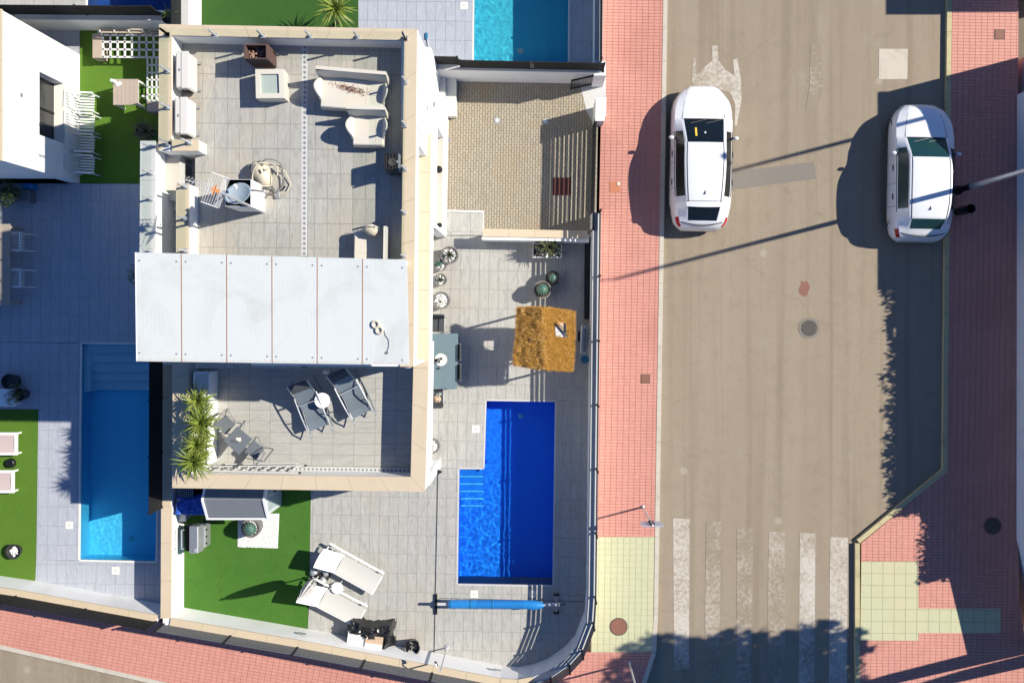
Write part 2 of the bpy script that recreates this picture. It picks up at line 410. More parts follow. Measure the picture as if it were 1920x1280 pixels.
def tiles(parent, name, mat, regions, org, ang, tu, tv, zt, th=.02, gap=.008, stagger=0, focus=(0, 0), limit=300, jit=.0015, colstag=False):
    """paving laid piece by piece: the nearest pieces are objects sharing one mesh, cut ones have their own; past the limit one joined mesh"""
    regs = [ccw(r) for r in regions]; ca, sa = math.cos(ang), math.sin(ang)
    def tw(u, v): return (org[0] + u * ca - v * sa, org[1] + u * sa + v * ca)
    us, vs = [], []
    for r in regs:
        for x, y in r:
            dx, dy = x - org[0], y - org[1]; us.append(dx * ca + dy * sa); vs.append(-dx * sa + dy * ca)
    full, cut = [], []
    bbs = [(min(p[0] for p in r), max(p[0] for p in r), min(p[1] for p in r), max(p[1] for p in r)) for r in regs]
    for i in range(math.floor(min(us) / tu) - 1, math.ceil(max(us) / tu) + 1):
        for j in range(math.floor(min(vs) / tv) - 1, math.ceil(max(vs) / tv) + 1):
            u0, v0 = i * tu, j * tv
            if stagger:
                if colstag: v0 += (i % 2) * stagger * tv
                else: u0 += (j % 2) * stagger * tu
            q = [tw(u0 + gap / 2, v0 + gap / 2), tw(u0 + tu - gap / 2, v0 + gap / 2), tw(u0 + tu - gap / 2, v0 + tv - gap / 2), tw(u0 + gap / 2, v0 + tv - gap / 2)]
            qx = [p[0] for p in q]; qy = [p[1] for p in q]
            fr = []
            for r, bb in zip(regs, bbs):
                if max(qx) < bb[0] or min(qx) > bb[1] or max(qy) < bb[2] or min(qy) > bb[3]: continue
                c = clip(q, r)
                if len(c) > 2 and area(c) > 2e-4: fr.append(c)
            if not fr: continue
            A = sum(area(c) for c in fr); cen = tw(u0 + tu / 2, v0 + tv / 2)
            d = (cen[0] - focus[0]) ** 2 + (cen[1] - focus[1]) ** 2
            if A > .995 * (tu - gap) * (tv - gap): full.append((d, cen, q))
            else: cut += [(d, cen, c) for c in fr]
    allp = [(d, 0, c, q) for d, c, q in full] + [(d, 1, c, q) for d, c, q in cut]; allp.sort(key=lambda t: t[0])
    mb = MB(); x, y = (tu - gap) / 2, (tv - gap) / 2
    mb.prism([(-x, -y), (x, -y), (x, y), (-x, y)], -th, 0, bottom=False); me = mb.mesh(name, mat)
    rest = MB()
    for n, (d, iscut, cen, q) in enumerate(allp):
        dz = random.uniform(-jit, jit)
        if n < limit:
            if iscut:
                MB_ = MB().prism([(p[0] - cen[0], p[1] - cen[1]) for p in q], -th, 0, bottom=False)
                inst(name, MB_.mesh(name, mat), parent, (cen[0], cen[1], zt + dz))
            else: inst(name, me, parent, (cen[0], cen[1], zt + dz), (random.gauss(0, .0012), random.gauss(0, .0012), ang))
        else: rest.prism(q, zt + dz - th, zt + dz, bottom=False)
    if rest.v:
        o = rest.build(name + "_field", mat, parent); o["kind"] = "stuff"
def poly(pts, z=0.0): return [W2(x, y, z) for x, y in pts]
def offset(pl, d):
    out = []
    for i, p in enumerate(pl):
        p = Vector(p[:2]); ns = []
        if i: e = (p - Vector(pl[i - 1][:2])).normalized(); ns.append(Vector((-e.y, e.x)))
        if i < len(pl) - 1: e = (Vector(pl[i + 1][:2]) - p).normalized(); ns.append(Vector((-e.y, e.x)))
        n = sum(ns, Vector((0, 0))).normalized(); c = n.dot(ns[0]); q = p + n * (d / max(c, .3)); out.append((q.x, q.y))
    return out
def ribbon(mb, pl, d0, d1, z0, z1):
    a, b = offset(pl, d0), offset(pl, d1)
    for i in range(len(pl) - 1): mb.prism([a[i], a[i + 1], b[i + 1], b[i]], z0, z1)
    return mb
def copings(parent, name, mat, pl, d0, d1, z0, z1, step=.9):
    """coping laid stone by stone along a line"""
    for i in range(len(pl) - 1):
        p, q = Vector(pl[i][:2]), Vector(pl[i + 1][:2]); L = (q - p).length; n = max(1, round(L / step)); e = (q - p) / L; nn = Vector((-e.y, e.x))
        for j in range(n):
            a = p + e * (L * j / n + .003); b = p + e * (L * (j + 1) / n - .003)
            MB().prism([tuple(a + nn * d0), tuple(b + nn * d0), tuple(b + nn * d1), tuple(a + nn * d1)], z0, z1 + random.uniform(-.001, .001)).build(name, mat, parent)
def fence(name, label, pl, z0, z1, n, mat="slat_metal", th=.025, gapf=.16, off=0, postw=.05, cat="fence", bays=None):
    """posts with horizontal slats, every slat of every bay its own part"""
    t = thing(name, label, cat, (pl[0][0], pl[0][1], 0))
    pts = offset(pl, off) if off else [(p[0], p[1]) for p in pl]
    if bays:
        q = []
        for i in range(len(pts) - 1):
            a, b = Vector(pts[i]), Vector(pts[i + 1]); k = max(1, round((b - a).length / bays)); q += [tuple(a.lerp(b, j / k)) for j in range(k)]
        pts = q + [pts[-1]]
    h = (z1 - z0) / n
    for i in range(len(pts) - 1):
        a, b = Vector((*pts[i], 0)), Vector((*pts[i + 1], 0)); d = (b - a).normalized() * .03
        for j in range(n):
            zc = z0 + h * (j + .5); MB().bar(a + d + Vector((0, 0, zc)), b - d + Vector((0, 0, zc)), th, h * (1 - gapf)).build("slat", mat, t)
    for p in pts: MB().box(p[0] - postw / 2, p[0] + postw / 2, p[1] - postw / 2, p[1] + postw / 2, z0 - .05, z1 + .03).build("post", "dark_metal", t)
    return t
def arc(c, r, a0, a1, n, z=None): return [(c[0] + r * math.cos(a0 + (a1 - a0) * i / n), c[1] + r * math.sin(a0 + (a1 - a0) * i / n)) + ((z,) if z is not None else ()) for i in range(n + 1)]
# ================================================================== ground, road, pavements
ANG = R(-0.9)
ZR = -.12                                    # road level; gardens and pavements at 0
g = MB(); g.box(-90, 90, -90, 90, -1.8, -1.6); struct("ground", g, "earth")
g = MB().prism(poly([(1236, -400), (1790, -400), (1783, 30), (1776, 880), (1612, 1016), (1612, 1900), (1150, 1900), (1226, 1200), (1232, 900)]), -1.0, ZR)
g.prism(poly([(-500, 1120), (-500, 1700), (1260, 1800), (1234, 1150), (1000, 1260), (290, 1262)]), -1.0, ZR - .002)
g.prism(poly([(1612, 1262), (1612, 1900), (2700, 1900), (2700, 1330), (1900, 1330)]), -1.0, ZR - .003)
road = struct("road", g, "asphalt")
# -- west pavement (red tiles) with a yellow tactile corner
pw = MB()
PAVE_W = [(1139, -420), (1250, -420), (1228, 1006), (1112, 1006)]
PAVE_Y = [(1112, 1006), (1228, 1006), (1226, 1150), (1222, 1222), (1108, 1222)]
PAVE_C = [(1108, 1222), (1222, 1222), (1200, 1290), (1150, 1420), (1035, 1420), (985, 1270), (1060, 1222)]
PAVE_S = [(-420, 1052), (0, 1112), (302, 1166), (700, 1238), (985, 1270), (1035, 1420), (700, 1358), (300, 1276), (0, 1208), (-420, 1120)]
def drop(p, zt=-.02, zb=-1.0):
    for q in p: pw.prism(poly(q), zb, zt)
drop([PAVE_W, PAVE_Y, PAVE_C])
S1 = [(-420, 1052), (0, 1112), (0, 1208), (-420, 1120)]; S2 = [(0, 1112), (302, 1166), (300, 1276), (0, 1208)]; S3 = [(302, 1166), (700, 1238), (700, 1358), (300, 1276)]; S4 = [(700, 1238), (985, 1270), (1035, 1420), (700, 1358)]
drop([S1, S2, S3, S4])
pave = struct("pavement", pw, "red_grout")
tiles(pave, "tile", "red_tile", [poly(PAVE_W)], W2(1139, 0), R(-91.05) + R(90), .178, .097, 0, .03, .008, focus=W2(1170, 600), limit=300, jit=.0012)
py_ = struct("tactile_pavement", MB().prism(poly(PAVE_Y), -.03, -.006), "yellow_grout")
tiles(py_, "tile", "yellow_tile", [poly(PAVE_Y)], W2(1112, 1006), ANG, .186, .18, .002, .02, .008, limit=300)
pc_ = struct("corner_pavement", MB().prism(poly(PAVE_C), -.03, -.012), "red_grout")
tiles(pc_, "tile", "red_tile", [poly(PAVE_C)], W2(1112, 1222), R(-1.05), .178, .097, .001, .02, .008, limit=60)
ps_ = struct("south_pavement", MB().prism(poly(S2), -.025, -.014), "red_grout")
tiles(ps_, "tile", "red_tile", [poly(q) for q in (S1, S2, S3, S4)], W2(302, 1166), R(-10.2), .178, .097, .001, .02, .008, focus=W2(600, 1240), limit=120)
# -- kerbs, stone by stone
def kerb(name, pl, d0, d1, mat, ztop=.012, step=.55):
    k = struct(name, ribbon(MB(), [W2(*p) for p in pl], d0 * .9, d1 * .9, -.6, -.09), mat)
    copings(k, "kerbstone", mat, [W2(*p) for p in pl], d0, d1, -.3, ztop, step)
kerb("kerb", [(1250, -420), (1228, 1006), (1226, 1150), (1222, 1222), (1200, 1290), (1150, 1420)], 0, .13, "kerb_stone", step=.95)
kerb("south_kerb", [(1035, 1420), (700, 1358), (300, 1276), (0, 1208), (-420, 1120)], 0, .13, "kerb_stone", step=.95)
# -- east pavement
pe = MB(); PE1 = [(1786, -420), (1910, -420), (1908, 900), (1776, 884)]; PE2 = [(1776, 884), (1908, 900), (1910, 1052), (1615, 1052), (1615, 1018)]
PEY = [(1615, 1052), (1722, 1052), (1722, 1200), (1613, 1200)]; PEY2 = [(1722, 1140), (1876, 1140), (1876, 1186), (1722, 1186)]
PE3 = [(1722, 1052), (1910, 1052), (1912, 1140), (1722, 1140)]; PE4 = [(1722, 1186), (1876, 1186), (1876, 1260), (1722, 1260)]; PE5 = [(1613, 1200), (1722, 1200), (1722, 1420), (1613, 1420)]; PE6 = [(1722, 1260), (1930, 1260), (1950, 1420), (1722, 1420)]; PE7 = [(1876, 1140), (1914, 1140), (1930, 1260), (1876, 1260)]
for q in (PE1, PE2, PEY, PEY2, PE3, PE4, PE5, PE6, PE7): pe.prism(poly(q), -1, -.02)
ped = struct("east_pavement", pe, "red_grout")
tiles(ped, "tile", "red_tile", [poly(q) for q in (PE1, PE2, PE3, PE4, PE5, PE6, PE7)], W2(1786, 0), R(-.95), .178, .097, 0, .03, .008, focus=W2(1830, 700), limit=60)
tiles(ped, "tactile_tile", "yellow_tile", [poly(PEY), poly(PEY2)], W2(1613, 1052), R(-.5), .345, .36, .002, .03, .008, limit=200)
kerb("east_kerb", [(1615, 1420), (1612, 1200), (1612, 1018), (1776, 884), (1784, 60), (1790, -420)], 0, .14, "kerb_yellow", step=.95)
# -- road markings and covers
def flat(name, label, cat, pts, mat, z, group=None, th=.004):
    o = MB().prism(poly(pts), z - th, z).build(name, mat); return tag(o, label, cat, group)
zs = [("worn_paint", [(1263, 973), (1294, 974), (1293, 1256), (1265, 1258)], "most solid white crossing stripe, nearest the yellow pavement corner"),
      ("very_worn_paint", [(1325, 979), (1353, 980), (1350, 1272), (1322, 1272)], "second crossing stripe from the left, worn down to speckles"),
      ("very_worn_paint", [(1383, 990), (1414, 990), (1410, 1285), (1382, 1285)], "third crossing stripe from the left, almost rubbed away halfway down"),
      ("very_worn_paint", [(1443, 998), (1473, 998), (1474, 1290), (1440, 1290)], "fourth crossing stripe, patchy with its left half missing"),
      ("worn_paint", [(1502, 1000), (1531, 1001), (1529, 1300), (1499, 1300)], "fifth crossing stripe from the left, pale and fairly even"),
      ("worn_paint", [(1559, 1008), (1592, 1009), (1590, 1310), (1556, 1310)], "last white crossing stripe, beside the east kerb")]
for m, p, l in zs: flat("crossing_stripe", l, "road marking", p, m, ZR + .006, "stripes of the zebra crossing")
arrow = [(1336, 84), (1347, 84), (1349, 112), (1362, 130), (1378, 140), (1376, 110), (1384, 108), (1391, 150), (1392, 185), (1383, 235), (1379, 234), (1380, 195), (1370, 172), (1345, 165), (1318, 172), (1304, 160), (1298, 150), (1301, 108), (1306, 108), (1307, 140), (1325, 122), (1337, 112)]
flat("road_arrow", "faded white arrow painted on the road ahead of the parked white hatchback", "road marking", arrow, "worn_paint", ZR + .006)
flat("faint_lane_marking", "barely visible long pale mark down the upper road", "road marking", [(1522, 80), (1540, 80), (1546, 160), (1536, 200), (1512, 205), (1520, 160)], "faint_paint", ZR + .006)
flat("painted_square", "pale painted square on the road in front of the second car", "road marking", [(1651, 90), (1705, 90), (1704, 147), (1650, 147)], "kerb_stone", ZR + .006)
flat("asphalt_repair", "dark rectangular asphalt repair strip across the road behind the white hatchback", "road patch", [(1366, 322), (1528, 302), (1533, 334), (1366, 356)], "asphalt_patch", ZR + .005)
for px, py, r, l in ((1517, 615, 20, "dark round stained manhole in the middle of the road"),):
    t = thing("manhole_cover", l, "manhole", W(px, py, ZR)); MB().cyl(W(px, py, ZR), r / SM, .008, 28).build("frame_ring", "asphalt_patch", t); MB().cyl(W(px, py, ZR), r * .75 / SM, .014, 28).build("lid", "iron_dark", t)
t = thing("manhole_cover", "rust brown round manhole cover on the yellow paving", "manhole", W(1160, 1174)); MB().lathe([(.27, 0), (.27, .014), (.255, .014)], W(1160, 1174), 32).build("frame_ring", "iron_dark", t); MB().cyl(W(1160, 1174), .245, .018, 32).build("lid", "iron_brown", t)
t = thing("manhole_cover", "dark round manhole in the shaded pink pavement on the far right", "manhole", W(1861, 985)); MB().cyl(W(1861, 985), .27, .010, 28).build("frame_ring", "iron_brown", t); MB().cyl(W(1861, 985), .23, .016, 28).build("lid", "iron_dark", t)
def sqlid(px, py, s, mat, label, z=0, name="access_cover", frame="iron_dark"):
    t = thing(name, label, "cover", W(px, py, z), ANG); d = s / SM / 2
    MB().box(-d, d, -d, d, 0, .008).build("frame", frame, t, local=True); MB().box(-d * .86, d * .86, -d * .86, d * .86, 0, .013).build("lid", mat, t, local=True); return t
t = sqlid(1153, 351, 21, "orange_lid", "square terracotta cover with a small round valve cap on the red pavement", frame="orange_lid")
MB().lathe([(.05, .013), (.05, .03), (.02, .03), (.02, .02)], (.11, .10, 0), 16).build("valve_cap", "lid_cream", t, local=True)
sqlid(1210, 710, 17, "iron_brown", "small square brown iron cover near the kerb on the red pavement")
sqlid(1874, 65, 19, "iron_brown", "small square cover in the sunlit patch of far right pavement")
for (px, py, zz, a, l) in ((1510, 541, ZR, .2, "brown stain on the road above the manhole"),):
    o = MB().prism([(W(px, py).x + .16 * math.cos(k / 12 * 6.283) * (1 + .25 * math.sin(k * 2.1)), W(px, py).y + .24 * math.sin(k / 12 * 6.283) * (1 + .2 * math.cos(k * 3.3))) for k in range(12)], zz + .001, zz + .004).build("oil_stain", "iron_brown"); tag(o, l, "stain")

# ================================================================== our garden: paving, driveway, lawn, pool
GP = [[(690, 395), (908, 395), (906, 440), (690, 440)], [(690, 440), (1106, 440), (1105, 752), (690, 748)], [(1042, 752), (1105, 752), (1099, 1098), (1037, 1098)],
      [(690, 748), (911, 750), (907, 878), (690, 876)], [(690, 876), (860, 878), (857, 1095), (690, 1092)], [(584, 870), (690, 870), (690, 1092), (580, 1090)],
      [(582, 1090), (1099, 1098), (1098, 1143), (1080, 1190), (1059, 1214), (1028, 1236), (999, 1247), (972, 1252), (941, 1250), (577, 1181)]]
gp = MB()
for q in GP: gp.prism(poly(q), -1.2, -.014)
garden = struct("garden_paving", gp, "grout")
tiles(garden, "tile", "garden_tile", [poly(q) for q in GP], W2(872, 1005), R(-1.05), 17.9 / SM, 35.6 / SM, 0, .02, .006, focus=W2(860, 800), limit=300, jit=.001)
lw = struct("lawn", MB().prism(poly([(330, 880), (584, 880), (577, 1181), (343, 1140)]), -1.2, .012), "turf")
# driveway of small clay pavers
DR = [[(835, 152), (1122, 158), (1118, 420), (1112, 446), (835, 440)]]
dv = struct("driveway", MB().prism(poly(DR[0]), -1.2, -.012), "drive_grout")
tiles(dv, "brick", "drive_brick", [poly(DR[0])], W2(840, 150), R(-1.0), 5.05 / SM, 10.4 / SM, 0, .03, .011, stagger=.5, colstag=True, focus=W2(960, 300), limit=300, jit=.002)
struct("driveway_threshold", MB().prism(poly([(1086, 152), (1136, 140), (1136, 200), (1118, 240), (1100, 210)]), -.05, .006), "grey_coping")
# pool
def pool(name, label, c, depth, wm, mm, wz=-.07, amp=.0075):
    """basin with floor and walls (open top), water sheet inside"""
    t = struct(name, MB().prism([W2(*p) for p in c], -depth - .1, -depth), mm); t["label"] = label
    pl = [W2(*p) for p in c]; pl = ccw(pl); n = len(pl); w = MB(); rim = MB()
    off_in = []
    for i in range(n):
        a, b = Vector(pl[i]), Vector(pl[(i + 1) % n]); e = (b - a).normalized(); nn = Vector((-e.y, e.x))      # inward for ccw
        w.prism([tuple(a - nn * .12 - e * .1), tuple(b - nn * .12 + e * .1), tuple(b + nn * .006), tuple(a + nn * .006)], -depth, -.022)
        rim.prism([tuple(a - nn * .025), tuple(b - nn * .025), tuple(b + nn * .02), tuple(a + nn * .02)], -.05, .003)
    w.build("basin_wall", mm, t); rim.build("rim", "grey_coping" if mm == "mosaic_blue" else "lid_cream", t)
    x0, x1 = min(p[0] for p in pl) - .1, max(p[0] for p in pl) + .1; y0, y1 = min(p[1] for p in pl) - .1, max(p[1] for p in pl) + .1
    def wave(u, v):
        x, y = x0 + (x1 - x0) * u, y0 + (y1 - y0) * v
        sw = max(0, min(1, (y1 - y) / (y1 - y0) * 1.6 - .35)); calm = amp * (.22 + .9 * sw * (.6 + .8 * noise.noise(Vector((x * .6 + 3, y * .6, 1)))))
        return (x, y, wz + calm * (noise.noise(Vector((x * 4, y * 4, 0))) + .40 * noise.noise(Vector((x * 9, y * 9, 3)))))
    ws = MB().grid(wave, int((x1 - x0) / .03), int((y1 - y0) / .03))
    ws = ws.build("water", wm, smooth=True); ws["kind"] = "structure"
    ws.cycles.is_caustics_caster = True
    for o in [t] + list(t.children): o.cycles.is_caustics_receiver = True
    return t
pm = pool("pool_basin", "", [(911, 750), (1042, 752), (1037, 1098), (857, 1095), (860, 878), (907, 878)], 1.25, "water_blue", "mosaic_blue"); del pm["label"]
for i in range(5):
    y0 = 880 + i * 15.5
    MB().prism(poly([(860, y0), (906, y0), (906, y0 + 15.2), (860, y0 + 15.2)]), -1.25, -.15 - i * .19).build("step", "mosaic_blue", pm)
    MB().prism(poly([(861, y0 + 13.2), (905, y0 + 13.2), (905, y0 + 15.6), (861, y0 + 15.6)]), -1.0, -.143 - i * .19).build("step_nosing", "mosaic_azure", pm)
for o_ in pm.children: o_.cycles.is_caustics_receiver = True
t = tag(MB().lathe([(.09, 0), (.09, .012), (.04, .02)], W(977, 778, -1.25), 20).build("floor_drain", "mosaic_teal", pm))
for (px, py, l) in ((892, 804, "cream square skimmer lid left of the deep blue pool"), (889, 1113, "cream square skimmer lid below the pool beside the blue cover roll"), (999, 1113, "cream square skimmer lid in the fence shade below the pool"),
                    (870, 11, "cream square skimmer lid beside the turquoise pool at the top"), (130, 984, "cream square skimmer lid left of the neighbouring pool"), (217, 1069, "cream square skimmer lid below the neighbouring pool")):
    t = thing("skimmer_lid", l, "pool lid", W(px, py), ANG, "skimmer lids in the pool decks"); d = 7 / SM
    MB().box(-d, d, -d, d, -.01, .006).build("lid", "lid_cream", t, local=True); MB().cyl((0, 0, 0), .016, .009, 10).build("finger_hole", "soil", t, local=True)
# drain slots let into the paving
def slot(label, a, b, w=.018):
    t = thing("drain_channel", label, "drain", W(*a)); p, q = W(*a), W(*b); p.z = q.z = .002; MB().bar(p, q, w, .008).build("slot", "dark_metal", t)
    e = (q - p).normalized(); nn = Vector((-e.y, e.x, 0)) * (w * .75); MB().bar(p + nn, q + nn, w * .35, .012).bar(p - nn, q - nn, w * .35, .012).build("edge_trim", "grey_metal", t)
slot("long thin drain slot running from the house corner down past the cover roll", (821, 880), (814, 1222))
slot("faint drain slot crossing the terrace under the blue cover roll", (824, 1121), (1096, 1127), .010)
o = tag(thing("floor_hatch", "small square hatch with two screw holes in the shaded curved corner", "cover", W(1010, 1205), ANG)); MB().box(-.16, .16, -.16, .16, -.01, .004).build("lid", "garden_tile", o, local=True); [MB().cyl(q_, .02, .008, 10).build("screw_hole", "dark_metal", o, local=True) for q_ in ((-.02, .06, 0), (.10, .12, 0))]

# boundary walls of our garden
INE = [(1107, 405), (1103, 752), (1099, 1098), (1096, 1143), (1078, 1190), (1057, 1213), (1026, 1234), (999, 1244), (972, 1249), (941, 1247), (577, 1178), (345, 1138), (346, 935)]
inner = [W2(*p) for p in INE]
ZW = 1.06
gw = thing("garden_wall", "white rendered garden wall with stone coping that rounds the street corner", "wall", W(1099, 1098))
ribbon(MB(), inner, 0, .24, -1.0, ZW - .05).build("wall_body", "white_render", gw)
copings(gw, "coping_stone", "grey_coping", inner[:8], -.01, .25, ZW - .05, ZW, .95)
copings(gw, "coping_stone", "coping_stone", inner[7:], -.01, .29, ZW - .05, ZW, .95)
for (px, py) in ((567, 1187), (932, 1255)):
    z = .62; a = W(px, py, z); MB().obox((a.x, a.y, z), (.24, .03, .07), Matrix.Rotation(R(-10.3), 3, 'Z')).build("wall_vent", "grey_metal", gw)
ol = offset(inner, .20)
fence("street_fence", "dark slatted metal fence along the pavement and round the corner", ol[:9], ZW + .02, ZW + .66, 5, th=.008, gapf=.25, bays=2.0)
fence("south_fence", "dark slatted metal fence with slanting posts above the lower red pavement", ol[8:12][:-1] + [ol[11]], ZW + .02, ZW + .62, 4, mat="fence_grey", th=.035, gapf=.42, bays=1.8)
# west side: fence between the plots
wf = [W2(345, 935), W2(346, 680)]
wb = thing("plot_wall", "low rendered wall between the house and the neighbouring pool", "wall", W(330, 800)); MB().prism(poly([(319, 640), (345, 640), (345, 936), (318, 936)]), -1, ZW - .05).build("wall_body", "white_render", wb)
copings(wb, "coping_stone", "coping_stone", wf, 0, .3, ZW - .05, ZW)
fence("plot_fence", "black boarded fence standing in shade beside the neighbouring pool", [W2(330, 937), W2(331, 640)], ZW + .02, ZW + .95, 6, mat="dark_metal", gapf=.03, bays=1.9)
# driveway: dividing wall, gate pillars, gate, north wall
dw = thing("driveway_wall", "low white wall with stone coping between driveway and terrace", "wall", W(1000, 440)); MB().prism(poly([(906, 440), (1102, 444), (1102, 457), (906, 453)], 0), -.5, .75).build("wall_body", "white_render", dw)
copings(dw, "coping_stone", "coping_stone", [W2(905, 430.5, .8), W2(1102, 434.5, .8)], -.2, .03, .75, .80, .8)
st = thing("entrance_step", "pale stepped slab at the head of the driveway beside the terrace", "step", W(870, 415)); MB().prism(poly([(836, 394), (907, 396), (907, 441), (836, 441)]), -.5, .05).build("step_edge", "white_render", st)
tiles(st, "tile", "garden_tile", [poly([(836, 396), (906, 398), (906, 441), (836, 441)])], W2(872, 1005), R(-1.05), 35 / SM, 35.6 / SM, .066, .02, .006)
gt = thing("sliding_gate", "dark metal sliding gate of horizontal boards across the driveway", "gate", W(1113, 330)); a, b = W(1113, 236), W(1108, 436)
for j in range(9):
    z = .12 + j * .117; MB().bar(a + Vector((0, 0, z)), b + Vector((0, 0, z)), .008, .080).build("slat", "dark_metal", gt)
for p in (a, b): MB().bar(p + Vector((0, 0, .03)), p + Vector((0, 0, 1.34)), .06, .06).build("post", "dark_metal", gt)
MB().bar(a + Vector((0, 0, 1.225)), b + Vector((0, 0, 1.225)), .03, .21).build("top_rail", "dark_metal", gt)
MB().bar(a + Vector((.02, 0, .05)), b + Vector((.02, 0, .05)), .06, .05).build("bottom_rail", "dark_metal", gt)
MB().bar(b + Vector((.0, -.1, .0)), b + Vector((-.02, -2.55, .0)), .05, .03).build("track", "black_plastic", gt)
pk = thing("gate_pillar", "white capped gate pillar beside the pavement", "pillar", W(1124, 218)); MB().prism(poly([(1112, 202), (1131, 202), (1130, 236), (1111, 236)]), -.3, 1.33).build("shaft", "white_render", pk); MB().prism([(p[0], p[1]) for p in [W2(1117, 191, 1.38), W2(1135, 191, 1.38), W2(1134, 227, 1.38), W2(1116, 227, 1.38)]], 1.33, 1.38).build("cap", "lid_cream", pk)
nw = thing("driveway_boundary_wall", "white wall topped by a black fence along the upper side of the driveway", "wall", W(980, 150))
MB().prism(poly([(812, 141), (1127, 148), (1127, 158), (812, 152)]), -.5, 1.36).build("wall_body", "white_render", nw)
copings(nw, "coping_stone", "grey_coping", [W2(812, 151.5), W2(1122, 157.5)], -.02, .2, 1.36, 1.40)
MB().prism(poly([(1109, 137), (1130, 137), (1130, 163), (1109, 163)]), -.3, 1.36).build("end_pillar", "white_render", nw)
fence("driveway_fence", "black boarded fence on the white wall above the driveway", [W2(815, 143), W2(868, 144)], 1.42, 2.2, 3, mat="dark_metal", gapf=.02, bays=2.4)
fence("driveway_fence", "longer black boarded fence below the turquoise pool", [W2(872, 149), W2(1124, 154)], 1.40, 2.15, 3, mat="dark_metal", gapf=.02, bays=2.3)
pg_ = thing("pedestrian_gate", "open dark mesh gate leaf standing against the white wall", "gate", W(1118, 160), 0)
A, B = W(1070, 168), W(1116, 158)
def gp_(u, z): p = A.lerp(B, u); return Vector((p.x, p.y, z))
MB().bar(gp_(0, .1), gp_(0, 1.1), .04, .04).bar(gp_(1, .1), gp_(1, 1.1), .04, .04).bar(gp_(0, 1.1), gp_(1, 1.1), .05, .04).bar(gp_(0, .1), gp_(1, .1), .04, .04).build("frame", "dark_metal", pg_)
mm = MB()
for i in range(1, 9): mm.bar(gp_(i / 9, .1), gp_(i / 9, 1.1), .01, .01)
for i in range(1, 9): mm.bar(gp_(0, .1 + i / 9), gp_(1, .1 + i / 9), .01, .01)
mm.build("mesh_infill", "slat_metal", pg_)
for px, l in ((932, "square floor light set in the driveway, left one"), (1023, "square floor light set in the driveway at the edge of the gate shadow")):
    t = thing("floor_light", l, "floor light", W(px, 226 if px < 1000 else 228), 0, "floor lights in the driveway"); MB().box(-.08, .08, -.08, .08, -.01, .01).build("frame", "steel", t, local=True); MB().lathe([(.06, .01), (.055, .022), (.02, .026)], (0, 0, 0), 18).build("lens", "lamp_clear", t, local=True)
t = MB().prism(poly([(1036, 333), (1070, 333), (1070, 366), (1036, 366)]), .001, .02).build("door_mat", "mat_red", bevel=.01); tag(t, "dark red square mat lying in the gate shadow on the driveway", "mat")
hs = thing("step_blocks", "grey stepped plinth blocks at the house corner beside the driveway", "steps", W(845, 190))
MB().prism(poly([(800, 143, ), (838, 143), (838, 240), (800, 240)]), -.3, .55).build("step_block", "grey_coping", hs); MB().prism(poly([(838, 149), (857, 149), (857, 222), (838, 222)]), -.3, .32).build("step_block", "lid_cream", hs)

gap_strip = thing("shadow_gap_strip", "black narrow strip standing in for the dark shadow gap along the street wall", "shadow strip", W(1102, 520)); MB().prism(poly([(1096.5, 446), (1105, 446), (1104, 598), (1095.5, 598)]), 0, .25).build("strip_body", "dark_metal", gap_strip); MB().prism(poly([(1098, 448), (1103, 448), (1102, 596), (1097, 596)]), .25, .27).build("strip_cap", "black_plastic", gap_strip)  # black boxes added to darken the shadowed gap along the wall
M("grate_pale", (.50, .51, .50), .6, .08, 6)
M("landing_beige", (.46, .43, .37), .7, .1, 4)
# ================================================================== the house
ho = thing("house", "two storey white house with tiled roof terrace and stone coped parapets", "house", W(560, 480))
def PX(pts, zref, z0, z1, name, mat, par=None, **kw): return MB().prism([W2(x, y, zref) for x, y in pts], z0, z1).build(name, mat, ho if par is None else par, **kw)
ZT, ZF, ZP, ZL = 6.30, 5.65, 4.0, 3.2       # roof parapet top, roof floor, lower parapet top, lower floor
# ground floor mass, slabs
PX([(421, 166), (793, 172), (788, 872), (424, 868)], 0, -.5, 3.0, "ground_floor_wall", "white_render")
PX([(326, 660), (803, 668), (797.5, 920), (326, 914)], ZP, 3.0, 3.17, "floor_slab", "white_render")
# lower parapet: walls then coping
def wallring(name, out, inn, zref, z0, z1):
    n = len(out)
    for i in range(n - 1):
        MB().prism([W2(*out[i], zref), W2(*out[i + 1], zref), W2(*inn[i + 1], zref), W2(*inn[i], zref)], z0, z1).build(name, "white_render", ho)
wallring("parapet_wall", [(327, 640), (325, 913), (796, 920), (802, 690), (807, 250)], [(352, 640), (352, 889.5), (771, 894.5), (776, 690), (779, 250)], ZP, 3.0, ZP - .05)
def cop(o, i, zt, mat="coping_stone", step=.95, name="coping_stone"):
    for k in range(len(o) - 1):
        a, b = Vector(W2(*o[k], zt)), Vector(W2(*o[k + 1], zt)); c, d = Vector(W2(*i[k], zt)), Vector(W2(*i[k + 1], zt)); n = max(1, round((b - a).length / step)); e = .003 / max((b - a).length, .01)
        for j in range(n):
            u, v = j / n + e, (j + 1) / n - e
            MB().prism([tuple(a.lerp(b, u)), tuple(a.lerp(b, v)), tuple(c.lerp(d, v)), tuple(c.lerp(d, u))], zt - .05, zt + random.uniform(-.001, .001)).build(name, mat, ho)
cop([(324, 640), (323, 914.5), (797, 921.5), (803.5, 690), (808, 250)], [(353, 640), (353, 888.5), (770, 893.5), (775, 690), (779, 250)], ZP)
# east pier under the corner, porch beam
PX([(800, 858), (826, 858), (826, 877), (800, 877)], 0, -.3, 3.0, "corner_pier", "white_render")
PX([(789, 640), (812, 640), (808, 872), (786, 872)], ZP - 1, 3.0 - .25, 3.0 - .002, "porch_beam", "white_render")
